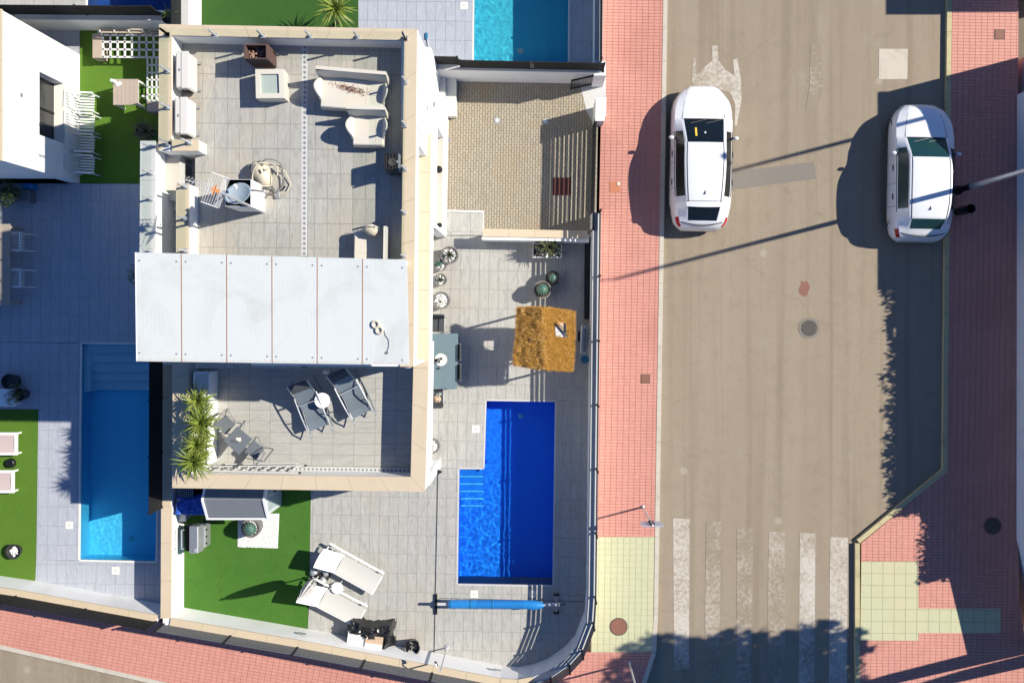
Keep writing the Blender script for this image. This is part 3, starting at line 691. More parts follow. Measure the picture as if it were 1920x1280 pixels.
# upper storey walls between floor slab and parapet top
wallring("storey_wall", [(298, 282), (299, 47), (781, 55.5), (778.7, 262)], [(321, 262), (322, 67), (757, 76.5), (754.7, 262)], ZT, 3.0, ZT - .05)
wallring("window_lintel", [(778.7, 262.3), (774, 686)], [(754.7, 262.3), (750, 686)], ZT, 5.57, ZT - .05)
wallring("storey_wall", [(758.7, 262.3), (754, 686)], [(754.9, 262.3), (750.2, 686)], ZT, 3.0, 5.568)
PX([(299, 262), (370, 262), (370, 282), (299, 282)], ZT, 3.0, ZT - .05, "storey_wall", "white_render")
PX([(470, 676), (774, 682), (774, 687), (470, 685)], ZT, 3.17, ZT - .05, "storey_wall", "white_render")
cop([(297, 283), (298, 45.5), (782, 54.5), (775, 687.5)], [(321, 261), (321, 66.5), (758, 75.6), (750, 687.5)], ZT)
cop([(322, 283), (372, 283)], [(322, 261.5), (372, 262)], ZT)
# stair enclosure on the west
wallring("stair_wall", [(264, 265), (262, 560)], [(290, 265), (290, 560)], ZT, 3.0, ZT - .05)
cop([(263, 264), (261, 560)], [(291, 264), (291, 560)], ZT, "grey_coping")
wallring("stair_wall", [(331, 345), (331, 560)], [(353, 345), (353, 560)], ZT, 3.2, ZT - .05)
cop([(330, 344), (330, 560)], [(354, 344), (354, 560)], ZT)
PX([(298, 285), (338, 285), (338, 357), (298, 357)], ZF, 5.3, ZF - .02, "stair_landing", "grey_coping")
PX([(338, 285), (372, 285), (372, 350), (338, 350)], ZF, 4.3, 4.9, "stair_landing", "grey_coping")
PX([(303, 296), (337, 296), (337, 357), (303, 357)], ZF, ZF - .02, ZF, "landing_tile", "landing_beige")
for i in range(9):
    z = ZF - .2 * (i + 1); y0 = 357 + i * 17
    PX([(296, y0), (346, y0), (346, y0 + 17.5), (296, y0 + 17.5)], ZF, z - .25, z, "stair_tread", "grey_coping")
MB().tube([W(299, 418, 6.0), W(316, 482, 5.2)], .018, 8).build("handrail", "dark_metal", ho)
# roof terrace
RT = [[(322, 70), (775, 78), (770, 690), (366, 690), (366, 285), (322, 285)]]
RT2 = [[(322, 70), (775, 78), (772, 285), (322, 285)], [(366, 285), (772, 285), (769, 690), (366, 690)]]
rf = MB()
for q in RT2: rf.prism([W2(x, y, ZF) for x, y in q], ZF - .3, ZF - .014)
rf = rf.build("roof_slab", "grout", ho)
DX0, DX1 = 565.5, 577.5
RA = [[(322, 70), (DX0, 74), (DX0, 285), (322, 285)], [(366, 285), (DX0, 285), (DX0 - 1, 690), (366, 690)]]
RB = [[(DX1, 74), (775, 78), (772, 285), (DX1, 285)], [(DX1, 285), (772, 285), (769, 690), (DX1 - 1, 690)]]
kf = (H / (H - ZF)) * SM
tiles(rf, "tile", "terrace_tile", [[W2(x, y, ZF) for x, y in q] for q in RA + RB], W2(449.9, 231.9, ZF), R(-.6), 23.65 / kf, 46.4 / kf, ZF, .02, .006, focus=W2(560, 280, ZF), limit=300, jit=.001)
def perforated(name, a, b, w, z, par, n):
    """cast drain grate: pale strip with a row of star shaped openings"""
    a, b = Vector((*W2(*a, z), z)), Vector((*W2(*b, z), z)); t = MB().bar(a - Vector((0, 0, .01)), b - Vector((0, 0, .01)), w, .018).build(name, "grate_pale", par)
    e = (b - a) / n; d = e.normalized(); s = Vector((-d.y, d.x, 0)); up = Vector((0, 0, .003)); mb = MB()
    for i in range(n):
        c = a + e * (i + .5) + up
        for k in range(4):
            an = k * math.pi / 4; r = w * .27; v = d * math.cos(an) * r + s * math.sin(an) * r; mb.bar(c - v, c + v, w * .07, .003)
        mb.obox(c, (w * .17, w * .17, .004))
    o = mb.build("grate_hole", "grate_hole", t); o["kind"] = "stuff"; return t
perforated("drain_grate", ((DX0 + DX1) / 2, 84), ((DX0 + DX1) / 2 - 1, 480), 11.4 / kf, ZF, rf, 42)
# wall vents
v = W(563, 80, 5.95); MB().obox((v.x, W(563, 67, ZT).y - .012, 5.95), (.27, .02, .1)).build("wall_vent", "dark_metal", ho)
MB().obox((W(354, 362, 6.0).x + .03, W(354, 362, 6.0).y, 5.98), (.03, .24, .12)).build("wall_vent", "grey_metal", ho)
# lower terrace floor
LT = [[(360, 640), (790, 648), (786, 890), (360, 884)]]
lf = MB().prism([W2(x, y, ZL) for x, y in LT[0]], 3.15, ZL - .014).build("terrace_slab", "grout", ho); kl = (H / (H - ZL)) * SM
LT1 = [[(360, 640), (790, 648), (787, 876), (360, 871)]]
tiles(lf, "tile", "lower_tile", [[W2(x, y, ZL) for x, y in LT1[0]]], W2(506.9, 788.9, ZL), R(-.6), 39.3 / kl, 20.75 / kl, ZL, .02, .006, limit=300, jit=.001)
perforated("drain_grate", (372, 876.5), (778, 881.5), 9.5 / kl, ZL, lf, 52)
# north-east wing: plane of the facade and the window recess
NEX = [(782.2, 55), (776.3, 250)]
PX([(760, 130), (828.5, 142), (823, 244), (755, 240)], 0, -.3, 3.0, "facade_wing", "white_render")
PX([(752, 57), (783, 56), (781, 236), (752, 236)], ZT - .05, 3.0, ZT - .08, "facade_wing", "white_render")
def PW(xa, xb, y0, y1, z0, z1, name, mat):          # x measured inward from the porch plane, which leans with the street
    f_ = lambda y, x: ((-165 - (370 - y) * .018 - x) / SM, y / SM)
    MB().prism([f_(y0, xa), f_(y1, xa), f_(y1, xb), f_(y0, xb)], z0, z1).build(name, mat, ho)
PW(0, 18, 317, 370, -.3, 3.25, "porch_wall", "white_render"); PW(0, 18, 146, 153, -.3, 3.25, "porch_wall", "white_render")
PW(0, 18, 153.2, 316.8, 3.0, 3.248, "porch_lintel", "white_render"); PW(0, 18, 153.2, 316.8, -.3, 1.32, "porch_wall", "white_render")
PW(.5, 18, 153.2, 316.8, 1.322, 1.35, "window_sill", "landing_beige"); PW(16.5, 18, 153.2, 316.8, 1.352, 2.998, "recess_back", "white_render")
for (px, py, l) in ((823, 318, "black"), (825, 422, "small")):
    c = W(px, py, 1.55 if l == "black" else 2.2); s = 1 if l == "black" else .6
    MB().lathe([(.05 * s, -.07), (.10 * s, -.03), (.10 * s, .05), (.04 * s, .07)], c, 14).box(c.x - .13 * s, c.x - .05 * s, c.y - .05, c.y + .05, c.z - .04, c.z + .02).build("wall_lamp", "dark_metal", ho)
MB().obox(W(812, 322, 3.24), (.03, .3, .04)).build("wall_bracket", "grey_metal", ho)
c = W(818, 884, .9); MB().box(c.x - .02, c.x + .10, c.y - .06, c.y + .06, .82, .98).box(c.x + .10, c.x + .16, c.y - .03, c.y + .03, .86, .94).build("tap_box", "black_plastic", ho)
for (a, b, zz, l) in (((812, 196, 4.2), (812, 208, 4.2), 4.2, 0), ((841, 262, 2.2), (841, 272, 2.2), 2.2, 1)):
    c = W(*a); MB().obox((c.x + .02, c.y, c.z), (.05, .12, .14)).build("meter_box", "grey_metal", ho)

# glass balustrade panels with clamp posts
gb = thing("glass_balustrade", "clear glass railing with metal clamps round the roof terrace", "railing", W(420, 60, ZT))
ZG = 6.84
def glassrun(pl, z0, z1, n, pin=None, posts=True, par=None):
    par = par or gb
    for i in range(len(pl) - 1):
        a, b = Vector((*pl[i], 0)), Vector((*pl[i + 1], 0)); m = n[i]
        for j in range(m):
            p, q = a.lerp(b, j / m + .006), a.lerp(b, (j + 1) / m - .006); d = q - p
            MB().bar(p + Vector((0, 0, (z0 + z1) / 2)), q + Vector((0, 0, (z0 + z1) / 2)), .012, z1 - z0 - .04).build("glass_panel", "rail_glass", par)
        if posts:
            for j in range(m + 1):
                p = a.lerp(b, j / m); e = (b - a).normalized()
                MB().box(p.x - .02, p.x + .02, p.y - .02, p.y + .02, z0 - .04, z1 - .02).obox((p.x, p.y, z0 + .03), (.10, .10, .06), Matrix.Rotation(math.atan2(e.y, e.x), 3, 'Z')).build("post", "steel", par)
N0 = [W2(313, 68, ZT), W2(760, 75, ZT)]
glassrun([W2(316, 270, ZT), W2(316, 66, ZT), W2(760, 73, ZT)], ZT, ZG, [3, 5])
glassrun([W2(761, 73, ZT), W2(758, 480, ZT)], ZT, ZG, [5])
glassrun([W2(316, 268, ZT), W2(356, 268, ZT)], ZT, ZG, [1])
glassrun([W2(284, 276, ZT), W2(284, 470, ZT)], ZT, ZG, [4])
glassrun([W2(349, 350, ZT), W2(349, 470, ZT)], ZT, ZG, [2])

# pergola of sandwich panels over the upper end of the lower terrace
pr = thing("pergola_roof", "pale blue white sandwich panel roof of six sheets with rusty seams", "roof", W(510, 580, 7.2))
ZPG = 7.2
XT = [253, 340, 425, 510, 595, 680, 763]; XB = [255.5, 341, 425.5, 510.5, 595, 679.5, 768]
def yt(x): return 473 + (x - 253) * 14 / 510
def yb(x): return 677 + (x - 253) * 7 / 510
for i in range(6):
    p = MB().prism([W2(XT[i] + .6, yt(XT[i]), ZPG), W2(XT[i + 1] - .6, yt(XT[i + 1]), ZPG), W2(XB[i + 1] - .6, yb(XB[i + 1]), ZPG), W2(XB[i] + .6, yb(XB[i]), ZPG)], ZPG - .07, ZPG).build("panel", "sandwich_panel", pr)
    rb = MB(); n = 17
    for j in range(1, n):
        u = j / n; a = W(XT[i] + (XT[i + 1] - XT[i]) * u, yt(XT[i]) + .5, ZPG + .001); b = W(XB[i] + (XB[i + 1] - XB[i]) * u, yb(XB[i]) - .5, ZPG + .001); rb.bar(a, b, .006, .0016)
    rb.build("rib", "sandwich_panel", p)
    dr = MB()
    for j in range(n):
        u = (j + .5) / n; a = W(XB[i] + (XB[i + 1] - XB[i]) * u, yb(XB[i]) - random.uniform(2.5, 6.5), ZPG + .002); b = W(XB[i] + (XB[i + 1] - XB[i]) * u, yb(XB[i]) - .3, ZPG + .002); dr.bar(a, b, .007, .005)
    dr.build("rust_streak", "wood_light", p)
    for (u, yy) in ((.1, 15), (.9, 15), (.1, 188), (.9, 188)):
        x = XT[i] + (XT[i + 1] - XT[i]) * u; MB().cyl(W(x, yt(x) + yy, ZPG), .018, .012, 8).build("screw", "grey_metal", p)
for i in range(1, 6):
    MB().bar(W(XT[i], yt(XT[i]) + .2, ZPG + .002), W(XB[i], yb(XB[i]) - .2, ZPG + .002), .017, .008).build("seam_trim", "rust", pr)
MB().prism([W2(253, 473, ZPG), W2(255.5, 677, ZPG), W2(257, 677, ZPG), W2(254.5, 473, ZPG)], ZPG - .08, ZPG + .004).build("edge_trim", "white_paint", pr)
for (px, py) in ((262, 480), (505, 486), (750, 490), (262, 668), (505, 671), (690, 672)):
    a = W(px, py, ZPG); MB().box(a.x - .05, a.x + .05, a.y - .05, a.y + .05, 6.2 if 263 < px else 6.2, ZPG - .07).build("support_post", "white_paint", pr)
for yy in (486, 668): MB().bar(W(258, yy, ZPG - .12), W(758, yy + 8, ZPG - .12), .06, .1).build("support_beam", "white_paint", pr)
# ================================================================== plants
def leaf_mesh(name, mat, L, w, droop, seg=4, fold=.25, lift=.0):
    """one long pointed leaf along +X, folded along its middle, arching down"""
    vs, fs = [], []
    for i in range(seg + 1):
        t = i / seg; ww = w * (math.sin(math.pi * min(1, t * .75 + .22)) ** .8) * (1 - t ** 5) if i < seg else .001
        x = L * t * (1 - .12 * droop * t); z = lift * L * t - droop * L * t * t * .55
        vs += [(x, -ww / 2, z + fold * ww), (x, 0, z), (x, ww / 2, z + fold * ww)]
    for i in range(seg):
        a = i * 3; fs += [(a, a + 3, a + 4, a + 1), (a + 1, a + 4, a + 5, a + 2)]
    m = MB(); m.add(vs, fs); return m.mesh(name, mat)
YL = [leaf_mesh("leaf", "yucca_leaf", .64, .052, d) for d in (.05, .3, .7)]
DL = [leaf_mesh("leaf", "dark_agave", .5, .075, d, fold=.35) for d in (0, .1, .3)]
PL = [leaf_mesh("leaf", "palm_leaf", .60, .030, d) for d in (.1, .35, .7)]
AL = [leaf_mesh("leaf", "agave_leaf", .60, .06, d, fold=.4) for d in (0, .12, .3)]
def rosette(t, me, c, n, smin=.6, smax=1.05, e0=-.25, e1=1.35, name="leaf"):
    for i in range(n):
        u = (i + .5) / n; el = e0 + (e1 - e0) * u ** .85 + random.uniform(-.12, .12); az = i * 2.39996 + random.uniform(-.25, .25)
        s = random.uniform(smin, smax) * (1 - .25 * u)
        inst(name, random.choice(me), t, Vector(c) + Vector((0, 0, random.uniform(-.06, .04))), (random.uniform(-.3, .3), -el, az), (s, s, s))
trough = thing("planter_trough", "long white planter along the lower terrace with pebbles at its shaded end", "planter", W(384, 790, ZL))
zt = 3.95
MB().prism([W2(365, 698, zt), W2(391, 698, zt), W2(389, 872, zt), W2(362, 870, zt)], ZL, zt - .06).build("body", "white_render", trough)
tr = MB(); cs = [W2(364.5, 697.5, zt), W2(391.5, 698, zt), W2(389.5, 873, zt), W2(361.5, 871, zt)]
for i in range(4): tr.bar((*cs[i], zt - .02), (*cs[(i + 1) % 4], zt - .02), .04, .06)
tr.build("rim", "white_render", trough)
def pebbles(par, pts_fn, n, r, mat="pebble", name="pebbles"):
    mb = MB()
    for _ in range(n):
        p = pts_fn(); a, b, c = r * random.uniform(.6, 1.3), r * random.uniform(.6, 1.3), r * random.uniform(.4, .8); th = random.uniform(0, 6.28)
        rot = Matrix.Rotation(th, 3, 'Z'); base = [(1, 0, 0), (.3, .9, .1), (-.8, .5, 0), (-.7, -.6, .1), (.4, -.9, 0), (.1, 0, .9), (0, 0, -.9)]
        vs = [Vector(p) + rot @ Vector((x * a * random.uniform(.8, 1.15), y * b, z * c)) for x, y, z in base]
        mb.add(vs, [(0, 1, 5), (1, 2, 5), (2, 3, 5), (3, 4, 5), (4, 0, 5), (1, 0, 6), (2, 1, 6), (3, 2, 6), (4, 3, 6), (0, 4, 6)])
    o = mb.build(name, mat, par); o["kind"] = "stuff"; return o
a_, b_ = Vector(W2(368, 702, zt)), Vector(W2(388, 868, zt))
pebbles(trough, lambda: (random.uniform(a_.x, b_.x), random.uniform(b_.y, a_.y), zt - .05), 900, .022)
for (px, py, zc, n, s, l) in ((371, 752, 4.45, 58, .9, "darkest yucca of the planter row, in the roof shade"), (378, 792, 4.6, 64, 1.02, "second yucca in the white trough, spiky and sunlit next to the shaded one"), (370, 832, 4.5, 58, .92, "third yucca in the white trough beside the square table"), (364, 866, 4.55, 62, 1.0, "last yucca at the lower end of the white trough, overhanging the coping")):
    b = W(px, py, zc); t = thing("yucca", l, "plant", (b.x, b.y, zt - .05), 0, "yuccas in the white trough")
    MB().tube([(b.x + .02, b.y, zt - .08), (b.x - .01, b.y, (zt + zc) / 2), (b.x, b.y, zc)], [.05, .045, .05], 8).build("trunk", "bark", t)
    rosette(t, YL, b, n + 42, .55 * s, 1.12 * s, -.5, 1.3)
    c2 = b + Vector((.0, -.22 if py < 840 else .16, -.15)); rosette(t, YL, c2, 48, .45 * s, .85 * s, -.3, 1.3)

def pot(px, py, r, h, label, fill="pebble", mat="stone_pot", plant=None, z0=0, n=120, cat="potted plant", k=None, group=None):
    """tapered pot; pixel position is that of its rim"""
    zt = z0 + h; c = W(px, py, zt); r = r / ((H / (H - zt)) * SM); t = thing("plant_pot", label, cat, (c.x, c.y, z0), 0, group)
    MB().lathe([(r * .78, 0), (r * .95, h * .55), (r, h), (r * .84, h), (r * .8, h - .06), (.01, h - .065)], (0, 0, 0), 28).build("pot", mat, t, smooth=False, local=True, auto=40)
    def pp():
        q = r * .76 * math.sqrt(random.random()); a = random.random() * 6.283; return (c.x + q * math.cos(a), c.y + q * math.sin(a), zt - .05)
    if fill: pebbles(t, pp, n, .026, fill)
    else: MB().cyl((0, 0, h - .07), r * .82, .02, 20).build("soil", "soil", t, local=True)
    if plant == "barrel":
        rc = r * .66; m = MB(); nr = 14
        m.lathe([(max(.01, rc * math.sin(math.pi * i / 10)), rc * .75 - rc * .9 * math.cos(math.pi * i / 10)) for i in range(11)], (c.x, c.y, zt - .06), 56, wob=lambda th, z: 1 + .10 * math.cos(nr * th)); m.build("cactus_body", "cactus", t, smooth=True)
        sp = MB()
        for i in range(nr):
            th = 2 * math.pi * i / nr
            for j in range(3, 9):
                q = math.pi * j / 10; p = Vector((c.x + rc * 1.08 * math.sin(q) * math.cos(th), c.y + rc * 1.08 * math.sin(q) * math.sin(th), zt - .06 + rc * .75 - rc * .9 * math.cos(q))); d = (p - Vector((c.x, c.y, zt + .02))).normalized()
                for e in (-.6, .6): sp.bar(p, p + (d + Vector((-math.sin(th), math.cos(th), 0)) * e * .7) * .022, .003, .003)
        o = sp.build("spines", "wood_grey", t); o["kind"] = "stuff"
    if plant == "agave": rosette(t, AL, (c.x, c.y, zt), 16, .28, .5, .1, 1.3)
    if plant == "spiky": rosette(t, DL, (c.x, c.y, zt + .02), 20, r * 1.5, r * 2.2, .1, 1.2)
    if plant == "sprout": rosette(t, AL, (c.x - .02, c.y - .05, zt), 10, .18, .34, .3, 1.3)
    if plant == "cluster":
        m = MB()
        for _ in range(30):
            q = r * .5 * random.random(); a = random.random() * 6.28; m.ell((c.x - r * .3 + q * math.cos(a), c.y + r * .2 + q * math.sin(a), zt + random.uniform(-.02, .1)), .03, .03, .05, 7, 5)
        o = m.build("foliage", "cactus", t, smooth=True); o["kind"] = "stuff"
    return t
pot(843, 478, 17, .45, "large grey pot with a dark star shaped agave, nearest the driveway steps", plant="spiky", group="pots along the house wall")
pot(826, 497, 11.5, .4, "small pot with blue green succulent tucked against the large agave pot", plant="cluster", n=60, group="pots along the house wall")
pot(826, 524, 12, .4, "small grey pot with a thin leaved agave, third along the house wall", plant="spiky", n=70, group="pots along the house wall")
pot(827, 563, 17, .45, "large grey pot of white and brown stones with a small reddish sprout", plant="sprout", n=150, group="pots along the house wall")
pot(811, 836, 14, .42, "grey pebble filled pot half hidden under the terrace edge, below the dining table", plant="sprout", n=120, group="pots along the house wall")
pot(1037, 521, 13.5, .48, "dark pot with a green barrel cactus, the one further from the straw hut", plant="barrel", fill=None, mat="pot_black")
pot(1017, 543, 17, .5, "dark pot with a pale rim and barrel cactus, touching the straw hut side", plant="barrel", fill=None, mat="stone_pot")
pot(470, 990, 18, .55, "large round pot with a barrel cactus standing in white gravel on the lawn", plant="barrel", fill="pebble", n=90)
bp = thing("planter_box", "white two part planter box with bushy pale green agave by the driveway wall", "planter", W(1026, 468))
zb = .42; c0, c1 = W(998.5, 456, zb), W(1053, 483, zb)
for i in (0, 1):
    x0 = c0.x + (c1.x - c0.x) * i / 2; x1 = x0 + (c1.x - c0.x) / 2
    MB().box(x0, x0 + .025, c1.y, c0.y, 0, zb).box(x1 - .025, x1, c1.y, c0.y, 0, zb).box(x0 + .025, x1 - .025, c1.y, c1.y + .025, 0, zb).box(x0 + .025, x1 - .025, c0.y - .025, c0.y, 0, zb).build("box_half", "white_paint", bp)
    MB().box(x0 + .026, x1 - .026, c1.y + .026, c0.y - .026, .25, .33).build("soil", "soil", bp)
pebbles(bp, lambda: (random.uniform(c0.x + .05, c1.x - .05), random.uniform(c1.y + .05, c0.y - .05), .34), 160, .02)
rosette(bp, AL, W(1030, 464, .6), 46, .6, 1.0, -.1, 1.35); rosette(bp, AL, W(1012, 462, .5), 16, .4, .7, .0, 1.2)

# ================================================================== terrace and garden furniture
# -- dining set under the overhang
tb = thing("dining_table", "blue grey rectangular dining table half under the house overhang", "table", W(826, 678))
zt = .75; q = [W2(770, 626, zt), W2(859, 625, zt), W2(857, 729, zt), W2(768, 729, zt)]
MB().prism(q, zt - .035, zt).build("tabletop", "table_blue", tb, bevel=.006)
MB().prism([W2(835, 628, zt), W2(841, 628, zt), W2(840, 727, zt), W2(834, 727, zt)], zt - .02, zt + .003).build("glass_strip", "table_blue", tb)
for (px, py) in ((774, 630), (854, 630), (773, 724), (852, 724)): p = W(px, py); MB().box(p.x - .03, p.x + .03, p.y - .03, p.y + .03, 0, zt - .035).build("leg", "dark_metal", tb)
def armchair_metal(name, label, cat, loc, rz, fab="dark_fabric", group=None, back=.88):
    t = thing(name, label, cat, loc, rz, group)
    MB().box(-.22, .22, -.22, .22, .43, .46).build("seat", fab, t, local=True)
    MB().obox((0, -.25, .67), (.46, .035, .44), Matrix.Rotation(R(12), 3, 'X')).build("backrest", fab, t, local=True)
    for sx in (-1, 1):
        MB().tube([(sx * .25, .22, 0), (sx * .25, .22, .64), (sx * .25, -.22, .64)], .014, 8).build("armrest", "grey_metal", t, local=True)
        MB().tube([(sx * .25, -.20, 0), (sx * .24, -.22, .5), (sx * .235, -.30, back)], .014, 8).build("leg", "grey_metal", t, local=True)
    return t
g_ = "dark chairs round the blue grey dining table"
armchair_metal("dining_chair", "dark chair at the upper end of the blue grey table, its back to the pots", "chair", W(822, 608), R(178), group=g_)
armchair_metal("dining_chair", "upper of two dark chairs pushed in on the open side of the table", "chair", W(850, 658), R(90), group=g_)
armchair_metal("dining_chair", "lower of two dark chairs pushed in on the open side of the table", "chair", W(850, 695), R(90), group=g_)
armchair_metal("dining_chair", "dark chair at the lower end of the table with bright things lying on its seat", "chair", W(820, 741), R(2), group=g_)
o = thing("sun_hat", "small tan straw hat lying on the dark chair at the lower table end", "hat", W(820, 748, .47)); MB().lathe([(.11, 0), (.10, .01), (.06, .015), (.05, .07), (.01, .08)], (0, 0, 0), 20).build("hat_body", "wood_light", o, local=True, auto=40)
tag(MB().obox(W(823, 739, .48), (.15, .07, .03), Matrix.Rotation(.2, 3, 'Z')).build("folded_cloth", "tub_water", bevel=.008), "pale folded cloth beside the tan hat on the dark chair", "cloth")
o = thing("serving_tray", "round cream tray with two dark cups on the blue grey table", "tray", W(827, 674, zt)); MB().lathe([(.17, 0), (.185, .02), (.175, .02), (.16, .008), (.01, .008)], (0, 0, 0), 32).build("tray", "lid_cream", o, local=True, auto=30)
for i, (x, y, m) in enumerate(((.01, .03, "stone_pot"), (-.05, -.06, "door_grey"), (-.14, -.01, "dark_metal"))):
    tag(MB().lathe([(.034, 0), (.042, .09), (.036, .09), (.032, .02), (.01, .02)], (W(827, 674).x * .974 + x, W(827, 674).y * .974 + y, zt + .01), 14).build("cup", m), ("brown grey cup near the middle of the round cream tray", "pale lidded cup near the lower edge of the round cream tray", "dark cup at the house side of the round cream tray")[i], "cup")
o = tag(MB().lathe([(.03, 0), (.035, .05), (.01, .06)], W(823, 690, zt), 12).build("salt_shaker", "black_plastic"), "tiny black shaker below the round tray on the table", "shaker")

# -- straw covered hut
ht = thing("straw_hut", "small gabled garden shade covered with shaggy golden straw", "shelter", W(1018, 636))
zr, ze = 2.15, 1.72
R0, R1 = W(1020, 577, zr), W(1026, 693, zr); L0, L1 = W(972, 577, ze), W(964, 683, ze); E0, E1 = W(1077, 585, ze), W(1073, 694, ze)
for (a, b, c, d, nm) in ((R0, R1, L0, L1, "roof_slope"), (R0, R1, E0, E1, "roof_slope")):
    def sl_(u, v, a=a, b=b, c=c, d=d):
        p = a.lerp(b, v).lerp(c.lerp(d, v), u); return p + Vector((.02 * noise.noise(p * 3), .02 * noise.noise(p * 3 + Vector((5, 0, 0))), .05 * noise.noise(p * 7) + .03 * noise.noise(p * 19)))
    hole = c is E0
    m = MB(); base = m.grid(sl_, 26, 40)
    if hole: m.f = [f for f in m.f if not (.42 < sum(m.v[i][0] for i in f) / 4 - a.x < .62 and R0.y - .72 < sum(m.v[i][1] for i in f) / 4 < R0.y - .42 and (sum(m.v[i][1] for i in f) / 4 - (R0.y - .60)) > -.1 - 0 * 1)]
    rs = m.build(nm, "thatch", ht, smooth=True)
    st = MB(); dn = (c - a).normalized()
    for _ in range(9000):
        u, v = random.random() ** .9, random.random(); p = sl_(u, v)
        if hole and .36 < p.x - a.x < .64 and R0.y - .76 < p.y < R0.y - .36: continue
        dd = (dn * random.uniform(.5, 1) + Vector((random.uniform(-.3, .3), random.uniform(-.75, .75), random.uniform(.0, .55)))).normalized()
        s = dd.cross(Vector((0, 0, 1))).normalized() * random.uniform(.004, .009); l = random.uniform(.05, .14)
        st.add([p - s, p + s, p + dd * l + Vector((0, 0, .01))], [(0, 1, 2)])
    o = st.build("straw", "straw", rs); o["kind"] = "stuff"
for (a, b) in ((R0, L0), (R0, E0), (R1, L1), (R1, E1)):
    st = MB()
    for _ in range(260):
        p = a.lerp(b, random.random()); s = Vector((.008, 0, 0)); dy = (R1.y - R0.y) / abs(R1.y - R0.y) * (1 if a is R1 else -1); st.add([p - s, p + s, p + Vector((random.uniform(-.04, .04), dy * random.uniform(.01, .07), -random.uniform(.0, .12)))], [(0, 1, 2)])
    o = st.build("straw_fringe", "straw", ht); o["kind"] = "stuff"
for p in (W(984, 588), W(1068, 592), W(980, 676), W(1066, 684)): MB().cyl(p, .035, 1.72, 10).build("post", "wood_light", ht)
MB().tube([R0 - Vector((0, 0, .07)), R1 - Vector((0, 0, .07))], .03, 8).build("ridge_pole", "wood_light", ht)
for a, b in ((L0, L1), (E0, E1)): MB().tube([a - Vector((0, 0, .07)), b - Vector((0, 0, .07))], .025, 8).build("eave_pole", "wood_light", ht)
pa, pb, pc = W(1041, 609, 2.04), W(1064, 632, 1.88), W(1042, 631, 2.02)
MB().add([pa, pb, pc], [(0, 1, 2)]).add([pa - Vector((0, 0, .02)), pb - Vector((0, 0, .02)), pc - Vector((0, 0, .02))], [(2, 1, 0)]).build("roof_patch", "patch_grey", ht)
MB().tube([W(1041, 606, 2.08), W(1064, 631, 1.96)], .022, 8).build("flue_rod", "rubber", ht); MB().tube([W(1048, 609, 2.08), W(1064, 622, 1.98)], .012, 8).build("flue_rod", "rubber", ht)
MB().box(W(990, 630).x, W(1055, 630).x, W(990, 660).y, W(990, 600).y, .85, .9).build("counter", "wood_light", ht)
# -- cleaning gear by the fence
o = thing("pool_cleaner_case", "grey blue elongated plastic case lying by the street fence", "case", W(1097, 638)); a = W(1096, 609, .3); b = W(1094, 664, .3)
MB().bar(a, b, .22, .3).build("body", "bag_silver", o, bevel=.03); MB().bar(a + Vector((.01, -.1, .16)), b + Vector((.01, .1, .16)), .08, .03).build("handle", "sling_grey", o, bevel=.01)
o = thing("leaf_net", "blue pool net with a pale pole leaning on the street fence", "pool net", W(1098, 675)); c = W(1097, 674, .25)
MB().tube([c + Vector((.12 * math.cos(t), .11 * math.sin(t), 0)) for t in [k * .5236 for k in range(12)]], .012, 6, True).build("net_frame", "net_blue", o); MB().lathe([(.115, 0), (.07, -.06), (.01, -.08)], c, 14).build("net_bag", "net_blue", o)
MB().tube([c + Vector((.08, .1, 0)), W(1108, 612, 1.3)], .012, 8).build("pole", "alu", o)
o = thing("garden_broom", "black bristled broom leaning against the street fence", "broom", W(1106, 640)); MB().tube([W(1104, 660, .05), W(1109, 590, 1.45)], .012, 8).build("handle", "alu", o); MB().bar(W(1107, 633, .75), W(1106, 650, .3), .07, .05).build("brush_head", "black_plastic", o)
tag(MB().box(W(1083, 638).x, W(1088, 638).x, W(1083, 640).y, W(1083, 621).y, 0, .12).build("drain_block", "black_plastic", bevel=.01), "small black box on the ground beside the straw hut", "box")

# -- pool cover roller
rl = thing("pool_cover_roller", "blue rolled pool cover on a tube with a T foot and two wheels", "pool roller", W(930, 1133))
z = .42; a, b = W(842, 1132, z), W(1019, 1133, z)
prof = []
for i in range(25):
    t = i / 24; r = .135 * (.93 + .07 * t) if t < .85 else .145 * math.sqrt(max(.05, 1 - ((t - .85) / .155) ** 2 * .75)); prof.append((t, r))
m = MB().tube([a.lerp(b, t) + Vector((0, .015 * (t > .85) * -1, 0)) for t, r in prof], [r for t, r in prof], 26); m.build("cover_roll", "blue_plastic", rl, auto=40)
rg = MB()
for k in range(30): t = .3 + .5 * k / 30; p = a.lerp(b, t); rg.tube([p - Vector((.004, 0, 0)), p + Vector((.004, 0, 0))], [.1325 + .0085 * t, .1325 + .0085 * t], 26)
o = rg.build("cover_ridge", "blue_plastic", rl); o["kind"] = "stuff"
for t in (.02, .23, .46): p = a.lerp(b, t); MB().tube([p - Vector((.015, 0, 0)), p + Vector((.015, 0, 0))], .141, 26).build("strap", "net_blue", rl)
MB().tube([W(819, 1132, z), W(1050, 1133, z)], .045, 14).build("tube", "alu", rl)
for y in (1113, 1151): MB().bar(W(818, 1132, .05), W(818, y, .05), .06, .05).build("foot", "black_plastic", rl)
MB().bar(W(818, 1132, .05), W(818, 1132, .5), .07, .07).build("stand", "black_plastic", rl); MB().bar(W(1043, 1133, .08), W(1043, 1133, .5), .06, .06).build("stand", "alu", rl)
MB().tube([W(1043, 1116, .09), W(1043, 1147, .09)], .02, 8).build("axle", "alu", rl)
